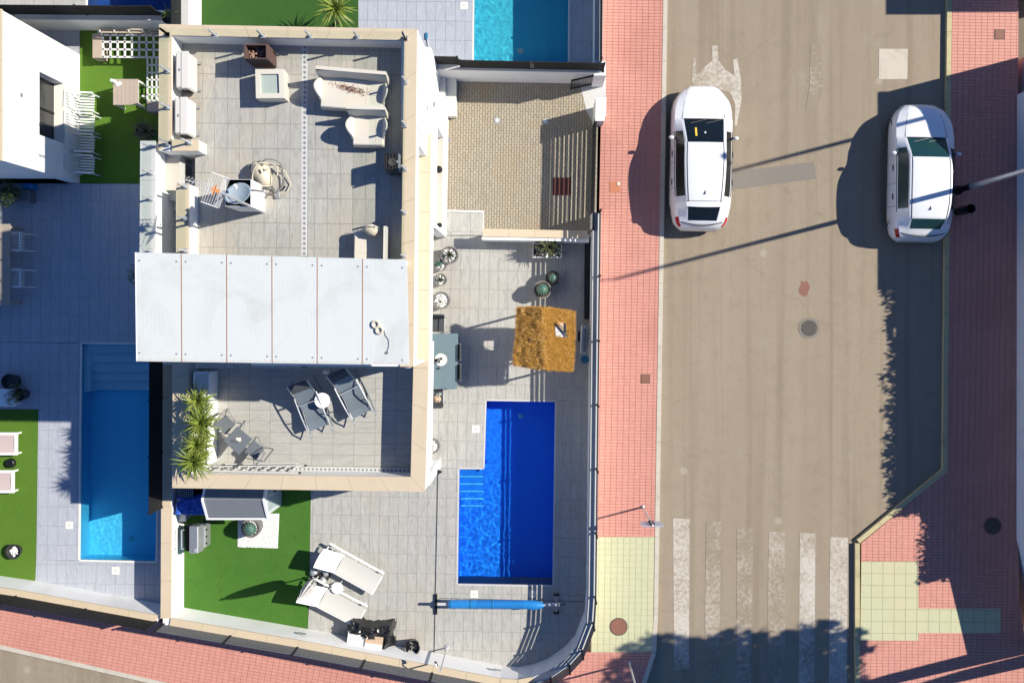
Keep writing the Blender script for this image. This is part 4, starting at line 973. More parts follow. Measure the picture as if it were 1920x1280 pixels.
for y in (1113.5, 1147.5):
    c = W(1043, y, .09); w = MB().tube([c - Vector((0, .03, 0)), c + Vector((0, .03, 0))], .085, 18).build("wheel", "rubber", rl); MB().tube([c - Vector((0, .034, 0)), c + Vector((0, .034, 0))], .045, 12).build("rim", "alu", w)
MB().tube([W(1046, 1133, .5), W(1052, 1133, .5), W(1054, 1133, .3), W(1060, 1131, .3)], .016, 8).build("crank", "black_plastic", rl)
# -- shower
sh = thing("garden_shower", "slim metal garden shower with round foot beside the low wall", "shower", W(838, 1213)); c = W(838, 1213)
MB().lathe([(.09, 0), (.09, .02), (.03, .035)], c, 20).build("foot", "steel", sh); MB().tube([c, c + Vector((0, 0, 1.95))], .022, 10).build("column", "steel", sh)
MB().tube([c + Vector((0, 0, 1.95)), c + Vector((-.10, .12, 2.0)), c + Vector((-.14, .26, 1.97))], .016, 8).build("arm", "steel", sh); MB().tube([c + Vector((-.14, .28, 1.97)), c + Vector((-.10, .16, 1.93))], .035, 12).build("shower_head", "iron_dark", sh)
# -- black basket/bag and box with plastic sheet
o = thing("waste_basket", "small black bag lined basket by the low wall", "basket", W(776, 1206)); c = W(776, 1206)
MB().lathe([(.15, 0), (.22, .3), (.23, .36), (.20, .36), (.17, .1), (.01, .08)], c, 22, wob=lambda t, z: 1 + .07 * math.sin(5 * t + z * 9) + .05 * math.sin(11 * t)).build("bag", "black_plastic", o, smooth=False); MB().tube(arc((c.x, c.y), .225, math.pi, 2 * math.pi, 12, .36), .018, 6).build("rim", "stone_pot", o); pebbles(o, lambda: (c.x + random.uniform(-.12, .12), c.y + random.uniform(-.12, .12), .2), 12, .05, "stone_pot", "contents")
bx = thing("plank_box", "white plank box half covered by crumpled black plastic", "box", W(690, 1205))
M10 = Matrix.Rotation(R(-8), 3, 'Z'); c = W(690, 1193, .0); zt = .55
def L_(x, y, z): return c + M10 @ Vector((x, y, z))
for i in range(6):
    for s in (0, 1):
        x0, x1 = (-.53, -.01) if s == 0 else (.01, .53)
        y = -.16 + i * .075; MB().obox(L_((x0 + x1) / 2, y, zt - .02 + (.05 if s else 0)), (x1 - x0, .068, .025), M10).build("plank", "box_plank" if i < 3 or s == 0 else "wood_light", bx)
for i in range(4):
    MB().obox(L_(0, -.22, .08 + i * .13), (1.08, .025, .12), M10).build("plank", "box_plank", bx); MB().obox(L_(0, .26, .08 + i * .13), (1.08, .025, .12), M10).build("plank", "box_plank", bx)
for sx in (-1, 1): MB().obox(L_(sx * .54, .02, .27), (.025, .5, .5), M10).build("side_panel", "dark_metal", bx)
def sheet(u, v):
    x, y = -.60 + 1.40 * u, .20 + .42 * v; p = Vector((x * 2.6, y * 2.6, 0)); h = .60 + .10 * noise.noise(p) + .07 * noise.noise(p * 2.7) + .04 * noise.noise(p * 6)
    e = max(0, abs(u - .5) * 2 - .78) * 1.9 + max(0, v - .75) * 1.6; x += .06 * noise.noise(p * 2 + Vector((9, 0, 0))); y += .05 * noise.noise(p * 2 + Vector((0, 9, 0)))
    return L_(x, y + .05 * math.sin(u * 9), max(.03, h - e))
o = MB().grid(sheet, 44, 22).build("plastic_cover", "black_plastic", None, smooth=True); tag(o, "crumpled black plastic sheet draped over the white plank box", "plastic sheet")
def sheet2(u, v):
    x, y = .58 + .26 * u, -.30 + .5 * v; p = Vector((x * 4, y * 4, 2)); return L_(x + .04 * noise.noise(p * 2), y + .03 * noise.noise(p), max(.03, .56 - .5 * u + .1 * noise.noise(p * 1.5) - .1 * (1 - v)))
tag(MB().grid(sheet2, 18, 18).build("plastic_flap", "black_plastic", None, smooth=True), "loose black plastic flap hanging down the right end of the plank box", "plastic sheet")
# -- loungers
def lounger(label, px, py, rz):
    t = thing("sun_lounger", label, "sun lounger", W(px, py), rz, "white loungers on the terrace")
    # local: +x towards the feet
    zs = .36
    for s in (-1, 1):
        y = s * .31
        MB().box(-.93, .93, y - .028 + (s > 0) * .07, y + .028 + (s > 0) * .07, zs - .06, zs).build("side_rail", "lounger_frame", t, local=True)
        for x in (-.82, .82): MB().bar((x, y, 0), (x, y, zs - .06), .05, .035).build("leg", "lounger_frame", t, local=True)
    for x in (-.5, 0, .45): MB().box(x - .015, x + .015, .31, .39, zs - .04, zs - .012).build("spacer", "lounger_frame", t, local=True)
    for x in (-.92, .92): MB().box(x - .02, x + .02, -.28, .28, zs - .055, zs - .008).build("cross_bar", "lounger_frame", t, local=True)
    MB().box(-.78, -.76, -.28, .28, zs - .05, zs - .02).build("cross_bar", "lounger_frame", t, local=True)
    MB().grid(lambda u, v: (-.38 + 1.28 * u, -.30 + .60 * v, zs + .012 - .02 * math.sin(math.pi * v)), 10, 8).build("seat_sling", "lounger_sling", t, smooth=True, local=True)
    bl = Vector((-.60, 0, .47)); n = bl.normalized()
    MB().grid(lambda u, v: Vector((-.38, 0, zs + .02)) + bl * u + Vector((-.02 * math.sin(math.pi * v), -.31 + .62 * v, 0)), 8, 8).build("back_sling", "lounger_back", t, smooth=True, local=True)
    for s in (-1, 1): MB().bar(Vector((-.38, s * .30, zs)), Vector((-.38, s * .30, zs)) + bl, .03, .03).build("back_frame", "lounger_frame", t, local=True)
    MB().tube([(-.86, -.15, zs - .04), (-.80, -.15, zs + .25)], .012, 6).build("prop", "alu", t, local=True); MB().tube([(-.86, .15, zs - .04), (-.80, .15, zs + .25)], .012, 6).build("prop", "alu", t, local=True)
    return t
lounger("white sling sun lounger nearer the house, beside the folded parasol", 662, 1062, R(-29))
lounger("white sling sun lounger nearer the low wall and the black plastic", 631, 1124, R(-27.5))
st = thing("side_table", "small round white side table between the two loungers", "table", W(638, 1094)); c = W(638, 1094)
MB().lathe([(.17, 0), (.175, .015), (.17, .025)], c + Vector((0, 0, .43)), 24).build("tabletop", "white_paint", st)
for k in range(3): an = 1.0 + k * 2.09; MB().tube([c + Vector((.08 * math.cos(an), .08 * math.sin(an), .43)), c + Vector((.20 * math.cos(an), .20 * math.sin(an), .0))], .013, 8).build("leg", "white_paint", st)
um = thing("folded_parasol", "closed pale parasol standing upright by the two loungers", "parasol", W(601, 1075)); c = W(601, 1075)
MB().tube([c + Vector((0, 0, .1)), c + Vector((0, 0, 2.62))], .02, 10).build("pole", "alu", um)
MB().lathe([(.05, .98), (.09, 1.02), (.125, 1.25), (.13, 1.5), (.12, 1.8), (.09, 2.15), (.05, 2.45), (.015, 2.55)], c, 72, wob=lambda t, z: 1 + .30 * math.sin(8 * t + z * 1.6) + .10 * math.sin(19 * t)).build("closed_canopy", "umbrella_cloth", um, smooth=True)
MB().lathe([(.035, 2.55), (.04, 2.6), (.015, 2.66)], c, 12).build("finial", "lid_cream", um)
MB().lathe([(.10, 1.5), (.135, 1.52), (.135, 1.57), (.10, 1.59)], c, 24).build("tie_strap", "box_plank", um)
MB().lathe([(.30, 0), (.30, .05), (.05, .08), (.035, .3)], c, 28).build("base", "rubber", um)
for i, an in enumerate((.4, 1.5, 2.7, 5.2)):
    p = c + Vector((.2 * math.cos(an), .2 * math.sin(an), .12)); tag(MB().lathe([(.02, -.06), (.10, -.05), (.13, .01), (.09, .07), (.02, .1)], p, 16, wob=lambda t, z: 1 + .12 * math.sin(3 * t + i) + .08 * math.sin(7 * t)).build("ballast_bag", "bag_silver", smooth=True), ("shiny grey ballast bag on the parasol foot, closest to the upper lounger", "shiny grey ballast bag at the far back edge of the parasol foot", "shiny grey ballast bag on the lawn side of the parasol foot", "shiny grey ballast bag on the parasol foot facing the lower lounger")[i], "bag", "ballast bags on the parasol foot")
tag(MB().lathe([(.035, 0), (.035, .14), (.015, .18), (.015, .21)], W(599, 1054), 12).build("water_bottle", "net_blue"), "small blue bottle behind the upper lounger", "bottle")
# -- shed, tarp, grill on the lawn
sd = thing("garden_shed", "grey plastic garden shed with white trimmed ridge roof below the terrace", "shed", W(460, 930))
X0, X1 = (423 - NX) / SM, (530 - NX) / SM; YS, YN = -(950 - NY) / SM, -(876 - NY) / SM; yr = (YS + YN) / 2 ; zev, zrd = 1.55, 1.95
MB().box(X0 + .04, X1 - .04, YS + .05, YN - .05, 0, zev).build("wall", "shed_wall", sd)
for (ya, yb_, za, zb_) in ((YS, yr, zev, zrd), (YN, yr, zev, zrd)):
    m = MB()
    m.add([(X0, ya, za), (X1 - .02, ya, za), (X1 - .02, yb_, zb_), (X0, yb_, zb_), (X0, ya, za + .04), (X1 - .02, ya, za + .04), (X1 - .02, yb_, zb_ + .04), (X0, yb_, zb_ + .04)], [(0, 1, 2, 3), (7, 6, 5, 4), (0, 4, 5, 1), (1, 5, 6, 2), (2, 6, 7, 3), (3, 7, 4, 0)])
    rp = m.build("roof_panel", "shed_roof", sd)
    gv = MB()
    for j in range(1, 12):
        u = j / 12; gv.bar((X0 + .03, ya + (yb_ - ya) * u, za + (zb_ - za) * u + .043), (X1 - .05, ya + (yb_ - ya) * u, za + (zb_ - za) * u + .043), .012, .008)
    gv.build("roof_rib", "shed_roof", rp)
for x in (X0, X1):
    for (ya, za) in ((YS, zev), (YN, zev)): MB().bar((x, ya, za + .03), (x, yr, zrd + .045), .06, .07).build("gable_trim", "white_paint", sd)
for y in (YS - .02, YN + .02): MB().bar((X0 - .03, y, zev + .02), (X1 + .03, y, zev + .02), .05, .06).build("eave_trim", "white_paint", sd)
MB().prism([(YS + .05, 0), (YN - .05, 0), (yr, .4)], 0, .04) if False else None
MB().add([(X1 - .045, YS + .05, zev), (X1 - .045, YN - .05, zev), (X1 - .045, yr, zrd), (X1 - .005, YS + .05, zev), (X1 - .005, YN - .05, zev), (X1 - .005, yr, zrd)], [(0, 1, 2), (5, 4, 3), (0, 3, 4, 1), (1, 4, 5, 2), (2, 5, 3, 0)]).build("gable", "shed_wall", sd)
dr = MB().box(X1 - .035, X1 - .012, yr - .42, yr + .42, .05, zev - .08).build("door", "door_grey", sd); MB().box(X1 - .012, X1 + .03, yr + .02, yr + .05, .75, .95).build("handle", "black_plastic", dr); MB().box(X1 - .012, X1 - .004, yr - .01, yr + .01, .05, zev - .08).build("door_seam", "white_paint", dr)
def tarp(u, v):
    a, b = W(327, 927, .85), W(386, 966, .85); x = a.x + (b.x - a.x) * u; y = a.y + (b.y - a.y) * v; p = Vector((x * 4, y * 4, 0)); e = max(0, abs(v - .5) * 2 - .8) * 1.2 + max(0, .12 - u) * 2
    return (x + .03 * noise.noise(p * 2), y + .03 * noise.noise(p * 2 + Vector((4, 0, 0))), .95 - e + .07 * noise.noise(p) + .05 * noise.noise(p * 2.7) + .06 * abs(math.sin(u * 6)))
tag(MB().grid(tarp, 36, 26).build("blue_tarpaulin", "tarp_blue", smooth=True), "crumpled blue tarpaulin over a stack beside the shed", "tarpaulin")
o = thing("storage_crate_stack", "stacked crates under the blue tarpaulin with a wire tray behind", "crates", W(360, 950)); a, b = W(331, 930, .8), W(384, 960, .8); MB().box(a.x, b.x, b.y, a.y, .02, .82).build("crate", "sling_grey", o)
a, b = W(333, 912, 1.1), W(360, 931, 1.1); m = MB()
for i in range(8): x = a.x + (b.x - a.x) * i / 7; m.bar((x, a.y, 1.05), (x, b.y, 1.05), .012, .012)
for i in range(6): y = a.y + (b.y - a.y) * i / 5; m.bar((a.x, y, 1.05), (b.x, y, 1.05), .012, .012)
m.build("wire_tray", "grey_metal", o); MB().box(a.x, b.x, b.y, a.y, .02, .95).build("lower_crate", "dark_metal", o)
o = thing("plastic_tub", "translucent pale plastic tub against the white wall below the tarpaulin", "tub", W(344, 970)); a, b = W(331, 960, .5), W(348, 976, .5); MB().box(a.x, b.x, b.y, a.y, 0, .45).build("tub_body", "sign_back", o, bevel=.02); MB().box(a.x - .02, b.x + .02, b.y - .02, a.y + .02, .45, .5).build("lid", "lamp_clear", o, bevel=.01)
gr = thing("barbecue_grill", "grey lidded barbecue cart standing on the lawn by the white wall", "barbecue", W(372, 1010)); z = 1.0
a, b = W(354, 986, z), W(374, 1037, z)
MB().box(a.x, b.x + .02, b.y + .05, a.y - .05, .1, .72).build("cabinet", "grey_metal", gr, bevel=.015)
MB().add([(a.x, b.y, .72), (b.x + .02, b.y, .72), (b.x + .02, a.y, .72), (a.x, a.y, .72), (a.x + .02, b.y, 1.02), (b.x - .04, b.y, 1.02), (b.x - .04, a.y, 1.02), (a.x + .02, a.y, 1.02)], [(4, 5, 6, 7), (0, 1, 5, 4), (1, 2, 6, 5), (2, 3, 7, 6), (3, 0, 4, 7)]).build("lid", "grey_metal", gr, bevel=.02)
MB().box(a.x - .18, a.x - .005, b.y, a.y, .70, .74).build("side_shelf", "dark_metal", gr); MB().tube([(a.x - .16, b.y + .12, .95), (a.x - .22, b.y + .12, .98), (a.x - .22, a.y - .12, .98), (a.x - .16, a.y - .12, .95)], .02, 8).build("handle", "steel", gr)
MB().bar((b.x + .03, b.y + .1, .6), (b.x + .03, a.y - .1, .6), .03, .1).build("control_panel", "steel", gr)
for i in range(3): MB().lathe([(.035, 0), (.03, .03)], (b.x + .05, b.y + .2 + i * .2, .58), 12).build("knob", "black_plastic", gr)
MB().lathe([(.06, 0), (.06, .015), (.045, .02)], (a.x + .2, b.y + .09, 1.02), 18).build("lid_gauge", "steel", gr)
# gravel bed
gb_ = tag(MB().prism(poly([(447, 962), (524, 962), (521, 1027), (446, 1024)]), 0, .03).build("gravel_bed", "pebble"), "square bed of white gravel set in the lawn around a cactus pot", "gravel bed"); 
a, b = W(448, 963), W(521, 1025); pebbles(gb_, lambda: (random.uniform(a.x, b.x), random.uniform(b.y, a.y), .035), 1500, .024)
# pale chalk marks on the lawn
for i, (p, q, l) in enumerate((((419, 1044), (419, 1087), "long pale straight crease line on the lawn"), ((403, 1087), (423, 1087), "short pale cross line at the end of the long crease on the lawn"), ((400, 1114), (421, 1114), "lowest short pale line on the lawn"), ((383, 1045), (398, 1045), "faint short line on the lawn nearest the barbecue"))):
    tag(MB().bar(W(*p, .016), W(*q, .016), .018, .004).build("lawn_mark", "turf_pale"), l, "lawn mark", "pale lines on the lawn")
tag(MB().tube([W(412 + 4 * math.sin(k * .9), 1082 + 2.6 * k, .02) for k in range(12)], .008, 5).build("loose_string", "turf_pale"), "thin curly string lying on the lawn between the pale lines", "string")
# ================================================================== on the roof terrace
def AC(label, px, py):
    t = thing("air_conditioner", label, "air conditioner", W(px, py, ZF), R(-90), "air conditioning units on the roof terrace")   # local -y is the fan side (faces west)
    z0, z1 = .10, .70
    MB().box(-.43, .43, -.16, .16, z0, z1).build("casing", "ac_white", t, local=True, bevel=.035)
    MB().box(-.435, .435, -.01, .165, z1 - .002, z1 + .018).build("top_cover", "ac_white", t, local=True, bevel=.008)
    MB().lathe([(.22, 0), (.24, .015), (.20, .02), (.02, .02)], (-.12, 0, 0), 24)
    g = MB()
    for k in range(7): g.bar((-.34, -.168, .18 + k * .07), (.12, -.168, .18 + k * .07), .012, .012)
    g.build("fan_grille", "sling_grey", t, local=True)
    MB().box(.40, .445, -.1, .1, .2, .5).build("side_cover", "dark_metal", t, local=True)
    for x in (-.33, .33): MB().box(x - .03, x + .03, -.2, .22, 0, .05).box(x - .03, x + .03, -.15, .15, .05, z0).build("foot", "grey_metal", t, local=True)
    MB().box(-.03, .03, -.08, -.04, z1, z1 + .006).build("badge", "grey_metal", t, local=True)
AC("upper of two cream air conditioner units against the roof parapet", 361, 145)
AC("lower of two cream air conditioner units, nearest the stair opening", 359, 228)
t = thing("rattan_planter", "dark brown woven square planter filled with dry soil", "planter", W(489, 112, ZF)); zt = ZF + .82
c = [W2(457.5, 83, zt), W2(501.5, 83, zt), W2(502, 111, zt), W2(457, 110, zt)]; cx = sum(p[0] for p in c) / 4; cy = sum(p[1] for p in c) / 4
w = MB()
for i in range(4):
    a, b = c[i], c[(i + 1) % 4]; f = lambda p, s: (cx + (p[0] - cx) * s, cy + (p[1] - cy) * s)
    w = MB().prism([f(a, .96), f(b, .96), f(b, .84), f(a, .84)], ZF, zt, [a, b, f(b, .86), f(a, .86)]); w.build("woven_side", "rattan_brown", t)
    rb = MB(); a3, b3 = Vector((*a, 0)), Vector((*b, 0))
    for k in range(8): z = ZF + .06 + k * .1; s = .968 + .04 * k / 8; p, q = Vector((*f(a, s), z)), Vector((*f(b, s), z)); rb.bar(p, q, .018, .05)
    rb.build("weave_band", "rattan_brown", t)
MB().prism([f(p, .85) for p in c], ZF + .4, ZF + .52).build("soil", "soil", t)
ca = Vector(f(c[3], .78)); cb = Vector(f(c[1], .78)); pebbles(t, lambda: (random.uniform(ca.x, cb.x), random.uniform(ca.y, cb.y), ZF + .53 + random.uniform(0, .06)), 90, .03, "pebble_brown", "soil_clods")
t = thing("square_tub", "cream white square tub with pale glass top on the roof terrace", "tub", W(513, 160, ZF)); zt = ZF + .45
c = [W2(478.5, 130, zt), W2(531, 129.5, zt), W2(533, 184, zt), W2(480, 184.5, zt)]; cx = sum(p[0] for p in c) / 4; cy = sum(p[1] for p in c) / 4
for i in range(4):
    a, b = c[i], c[(i + 1) % 4]; MB().prism([f(a, .99), f(b, .99), f(b, .64), f(a, .64)], ZF, zt, [a, b, f(b, .66), f(a, .66)]).build("rim_side", "sofa_white", t)
MB().prism([f(p, .67) for p in c], ZF, zt - .05).build("glass_top", "tub_water", t)
def sofa(label, px, py, rz, w, d, cat, name, stain=False, zb=.80):
    t = thing(name, label, cat, W(px, py, ZF), rz)
    h = w / 2
    MB().box(-h + .06, h - .06, -d / 2, d / 2 - .1, .06, .40).build("seat", "sofa_white", t, local=True, bevel=.025)
    # backrest with the flared wings of the mould
    bk = MB(); bk.grid(lambda u, v: (-h - .02 + (w + .04) * u, d / 2 - .12 + .09 * v + .03 * (2 * u - 1) ** 2 * -1, .3 + (zb - .3) * v), 12, 5); bk.grid(lambda u, v: (-h - .02 + (w + .04) * (1 - u), d / 2 - .02 + .07 * v, .1 + (zb - .1) * v), 12, 5)
    bk.add([(-h - .02, d / 2 - .03, zb), (h + .02, d / 2 - .03, zb), (h + .02, d / 2 + .05, zb), (-h - .02, d / 2 + .05, zb)], [(0, 1, 2, 3)]); bk.add([(-h - .02, d / 2 - .15, .3), (-h - .02, d / 2 - .02, .1), (-h - .02, d / 2 + .05, zb), (-h - .02, d / 2 - .03, zb)], [(0, 1, 2, 3)]); bk.add([(h + .02, d / 2 - .15, .3), (h + .02, d / 2 - .02, .1), (h + .02, d / 2 + .05, zb), (h + .02, d / 2 - .03, zb)], [(3, 2, 1, 0)])
    bk.build("backrest", "sofa_white", t, local=True)
    for s in (-1, 1):
        m = MB(); n = 10
        def armf(u, v, s=s):
            y = d / 2 - .16 - (d * .62) * u; z = .36 + (.26 + .02 * math.sin(u * 3)) * v * math.sin(math.pi * min(1, .12 + u * .95)) ** .5
            return (s * (h - .04 + (.11 * v) * math.sin(math.pi * min(1, .1 + u))), y, z)
        m.grid(armf, n, 5); m.grid(lambda u, v, s=s: tuple(Vector(armf(u, v)) + Vector((s * -.07 * (1 - v * .5), 0, 0))), n, 5)
        m.grid(lambda u, v, s=s: tuple(Vector(armf(u, 1)) + Vector((s * -.035 * v, 0, .004))), n, 1)
        m.build("armrest", "sofa_white", t, smooth=False, local=True)
    MB().box(-h + .06, h - .06, -d / 2 - .012, -d / 2 - .002, .1, .34).build("front_panel", "sofa_white", t, local=True)
    MB().box(h * .42 - .006, h * .42, -d / 2 + .01, d / 2 - .14, .401, .403).build("seat_seam", "wood_light", t, local=True)
    for sx in (-1, 1):
        for sy in (-1, 1): MB().box(sx * (h - .15) - .03, sx * (h - .15) + .03, sy * (d / 2 - .15) - .03, sy * (d / 2 - .15) + .03, 0, .06).build("foot", "black_plastic", t, local=True)
    if stain:
        p = [(-.42 * h / .8, .13), (-.2, .17), (.0, .10), (.2, .07), (.42, .0), (.30, -.05), (.05, -.06), (-.15, -.0), (-.3, .04)]
        r2 = MB()
        for _ in range(420): x = random.gauss(.0, .22); y = .06 - .17 * x + random.gauss(0, .045); s = random.uniform(.006, .02); r2.obox((x, y, .404), (s, s * .7, .012), Matrix.Rotation(random.random() * 3, 3, 'Z'))
        o = r2.build("dry_leaves", "dirt_brown", t, local=True); o["kind"] = "stuff"
    return t
sofa("cream white moulded sofa with brown leaf dirt on its seat", 667, 180, R(-4.8), 1.62, .82, "sofa", "sofa", True)
sofa("cream white armchair standing below the dirty sofa", 696, 247, R(-1.5), .86, .80, "armchair", "armchair")
sofa("white armchair turned sideways, half under the pale panel roof", 700, 463, R(-91), .84, .80, "armchair", "armchair")
t = thing("throw_bag", "crumpled beige bag hanging over the arm of the sideways armchair", "bag", W(700, 436, ZF + .55)); c = W(699, 433, ZF + .62)
MB().lathe([(.02, -.12), (.16, -.08), (.19, 0), (.13, .06), (.03, .08)], c, 18, 1.1, .55, lambda t_, z: 1 + .15 * math.sin(3 * t_) + .07 * math.sin(8 * t_)).build("bag_body", "cream_plastic", t, smooth=True); MB().tube(arc((c.x - .02, c.y + .12), .07, -.6, 3.6, 12, c.z), .006, 5).build("strap", "dark_metal", t)
t = thing("gas_heater", "black square heater in the shade of the roof parapet", "heater", W(743, 317, ZF)); a, b = W(720, 287, ZF + .85), W(749, 320, ZF + .85)
MB().box(a.x, b.x - .04, b.y, a.y, ZF + .05, ZF + .83).build("body", "black_plastic", t, bevel=.02); MB().box(b.x - .035, b.x, b.y + .02, a.y - .02, ZF + .1, ZF + .86).build("back_panel", "grey_metal", t)
MB().lathe([(.09, 0), (.09, .02), (.06, .02), (.055, .005), (.01, .005)], ((a.x + b.x) / 2, (a.y + b.y) / 2, ZF + .83), 20).build("top_ring", "iron_dark", t)
m = MB()
for k in range(4): x = a.x + .05 + k * .075; m.bar((x, a.y - .03, ZF + .836), (x, b.y + .03, ZF + .836), .01, .01)
m.build("top_grate", "iron_dark", t); MB().obox(((b.x - .05), (a.y + b.y) / 2, ZF + .86), (.03, .05, .03)).build("knob", "steel", t)
# chimney shaft with dark opening
ch = thing("ventilation_shaft", "square white shaft with black opening rising from the roof terrace", "chimney", W(470, 370, ZF)); zt = 6.8
c = [W2(423, 336, zt), W2(470.5, 336.5, zt), W2(470.5, 387.5, zt), W2(422.5, 387, zt)]; cx = sum(p[0] for p in c) / 4; cy = sum(p[1] for p in c) / 4
for i in range(4): a, b = c[i], c[(i + 1) % 4]; MB().prism([a, b, f(b, .975), f(a, .975)], ZF - .01, zt).build("shaft_wall", "white_render", ch)
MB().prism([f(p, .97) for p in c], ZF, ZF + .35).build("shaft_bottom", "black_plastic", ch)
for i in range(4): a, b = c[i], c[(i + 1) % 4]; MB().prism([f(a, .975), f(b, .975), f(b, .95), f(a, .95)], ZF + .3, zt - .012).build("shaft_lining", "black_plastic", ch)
# aerial mast with yagi and dish
an = thing("antenna_mast", "tall mast with an orange centred yagi antenna beside the shaft", "antenna", W(494, 398, ZF)); mb_ = W(494, 398, ZF); mt_ = W(421, 364, 8.55)
MB().tube([mb_, mb_.lerp(mt_, 1)], .028, 10).build("mast", "steel", an)
for s in (.2, .42): p = mb_.lerp(mt_, s); MB().bar(p, p + Vector((-.25, .08, 0)), .05, .05).build("bracket", "grey_metal", an)
b0, b1 = W(424, 364, 8.45), W(349, 337, 8.45); d = (b1 - b0).normalized(); s_ = Vector((-d.y, d.x, 0))
MB().tube([b0, b1], .011, 8).build("boom", "alu", an)
m = MB()
for k in range(9):
    p = b0.lerp(b1, .32 + .68 * k / 8); l = .13 - .006 * k
    for e in (-1, 1): m.bar(p + s_ * e * .012 - Vector((0, 0, .0)), p + s_ * e * l + Vector((0, 0, .09)), .006, .006); m.bar(p + s_ * e * .012, p + s_ * e * l - Vector((0, 0, .09)), .006, .006)
o = m.build("director", "alu", an); o["kind"] = "stuff"
p = b0.lerp(b1, .26); MB().bar(p - d * .08, p + d * .08, .09, .06).bar(p - s_ * .12 + d * .03, p + s_ * .12 + d * .03, .03, .03).build("dipole_box", "orange_plastic", an)
m = MB(); rc = b0.lerp(b1, .06)
for e in (-1, 1):
    for k in range(8): y = .05 + .05 * k; q = d * .035 * k; m.bar(rc + s_ * e * .02 + Vector((0, 0, y * e)) + q, rc + s_ * e * .02 + Vector((0, 0, y * e)) + q + s_ * .33 * 1, .005, .005); m.bar(rc + s_ * e * .02 + Vector((0, 0, y * e)) + q, rc + s_ * e * .02 + Vector((0, 0, y * e)) + q - s_ * .33, .005, .005)
    m.bar(rc + Vector((0, 0, .05 * e)) + s_ * .33, rc + Vector((0, 0, .40 * e)) + d * .25 + s_ * .33, .012, .012); m.bar(rc + Vector((0, 0, .05 * e)) - s_ * .33, rc + Vector((0, 0, .40 * e)) + d * .25 - s_ * .33, .012, .012)
o = m.build("reflector_grid", "box_plank", an); o["kind"] = "stuff"
ds = thing("satellite_dish", "grey satellite dish over the dark shaft opening", "satellite dish", W(447, 367, 7.3)); c = W(448, 367, 7.35)
nrm = Vector((-.12, .50, .86)).normalized(); q_ = Vector((0, 0, 1)).rotation_difference(nrm).to_matrix()
m = MB(); rr = .30
prof = [(rr * i / 8, .09 * (i / 8) ** 2) for i in range(9)]
vs = []; m.lathe([(max(.004, r), z) for r, z in prof] + [(rr, .085), (rr * .5, .01), (.004, -.012)], (0, 0, 0), 32); m.v = [tuple(c + q_ @ Vector((x * 1.02, y, z))) for x, y, z in m.v]; m.build("reflector", "dish_grey", ds, smooth=True).data
ln = c + q_ @ Vector((.05, .02, .36)); MB().tube([c + q_ @ Vector((.0, -.27, .05)), ln], .01, 6).build("feed_arm", "steel", ds); MB().tube([ln, ln + (c - ln).normalized() * .1], .035, 12).build("receiver", "white_paint", ds)
MB().tube([c - nrm * .01, c - nrm * .12, Vector((mb_.lerp(mt_, .55)))], .02, 8).build("mount", "steel", ds)
# vacuum cleaner and hose
vc = thing("canister_vacuum", "cream canister vacuum cleaner lying on the tiles", "vacuum cleaner", W(500, 330, ZF)); c = W(497, 329, ZF); ra = Matrix.Rotation(R(-62), 3, 'Z')
m = MB(); m.ell((0, 0, .22), .37, .20, .22, 22, 12); m.v = [tuple(c + ra @ Vector((x * (1 if x < 0 else .95), y * (1 + .18 * (x < 0)), max(.03, z)))) for x, y, z in m.v]; m.build("body", "cream_plastic", vc, smooth=True)
MB().tube([c + ra @ Vector((-.33, -.17, .2)), c + ra @ Vector((-.1, -.215, .22)), c + ra @ Vector((.2, -.2, .2)), c + ra @ Vector((.34, -.08, .2))], .05, 8).build("dark_band", "stone_pot", vc)
MB().obox(c + ra @ Vector((-.02, .02, .445)), (.10, .03, .02), ra).build("switch", "dark_metal", vc); MB().obox(c + ra @ Vector((-.2, .12, .38)), (.16, .05, .05), ra).build("handle", "stone_pot", vc)
def coil(px, py, rx, ry, n, ph, z, k1=3, k2=.12): return [Vector((W(px + rx * math.cos(ph + i * 6.283 / n) * (1 + k2 * math.sin(k1 * i * 6.283 / n)), py + ry * math.sin(ph + i * 6.283 / n), ZF).to_2d().to_tuple() + (ZF + z + .06 * math.sin(i * .7),))) for i in range(n)]
hz = thing("vacuum_hose", "tangle of dark and cream hoses around the canister vacuum", "hose", W(515, 335, ZF))
MB().tube(coil(513, 335, 28, 32, 30, .3, .32), .016, 8, True).build("hose_loop", "stone_pot", hz, smooth=True); MB().tube(coil(506, 332, 25, 22, 26, 1.4, .42, 2), .013, 8, True).build("hose_loop", "cream_plastic", hz, smooth=True)
MB().tube([W(x, y, ZF + z) for x, y, z in ((478, 328, .1), (470, 318, .06), (478, 312, .2), (500, 318, .5), (515, 310, .3), (535, 322, .1), (545, 345, .05), (538, 360, .05), (520, 366, .05), (505, 362, .1))], .014, 8).build("hose_length", "cream_plastic", hz, smooth=True)
MB().tube([W(x, y, ZF + z) for x, y, z in ((505, 308, .25), (525, 312, .2), (532, 330, .12), (529, 350, .06), (518, 358, .05), (508, 352, .08), (488, 350, .3))], .018, 8).build("hose_length", "stone_pot", hz, smooth=True)
MB().bar(W(518, 355, ZF + .05), W(521, 372, ZF + .05), .12, .05).build("floor_nozzle", "grey_metal", hz, bevel=.01); MB().bar(W(472, 356, ZF + 1.2), W(492, 358, ZF + .3), .03, .03).build("tube_end", "stone_pot", hz); MB().bar(W(528, 356, ZF + .04), W(534, 349, ZF + .04), .05, .04).build("plug", "dark_metal", hz)
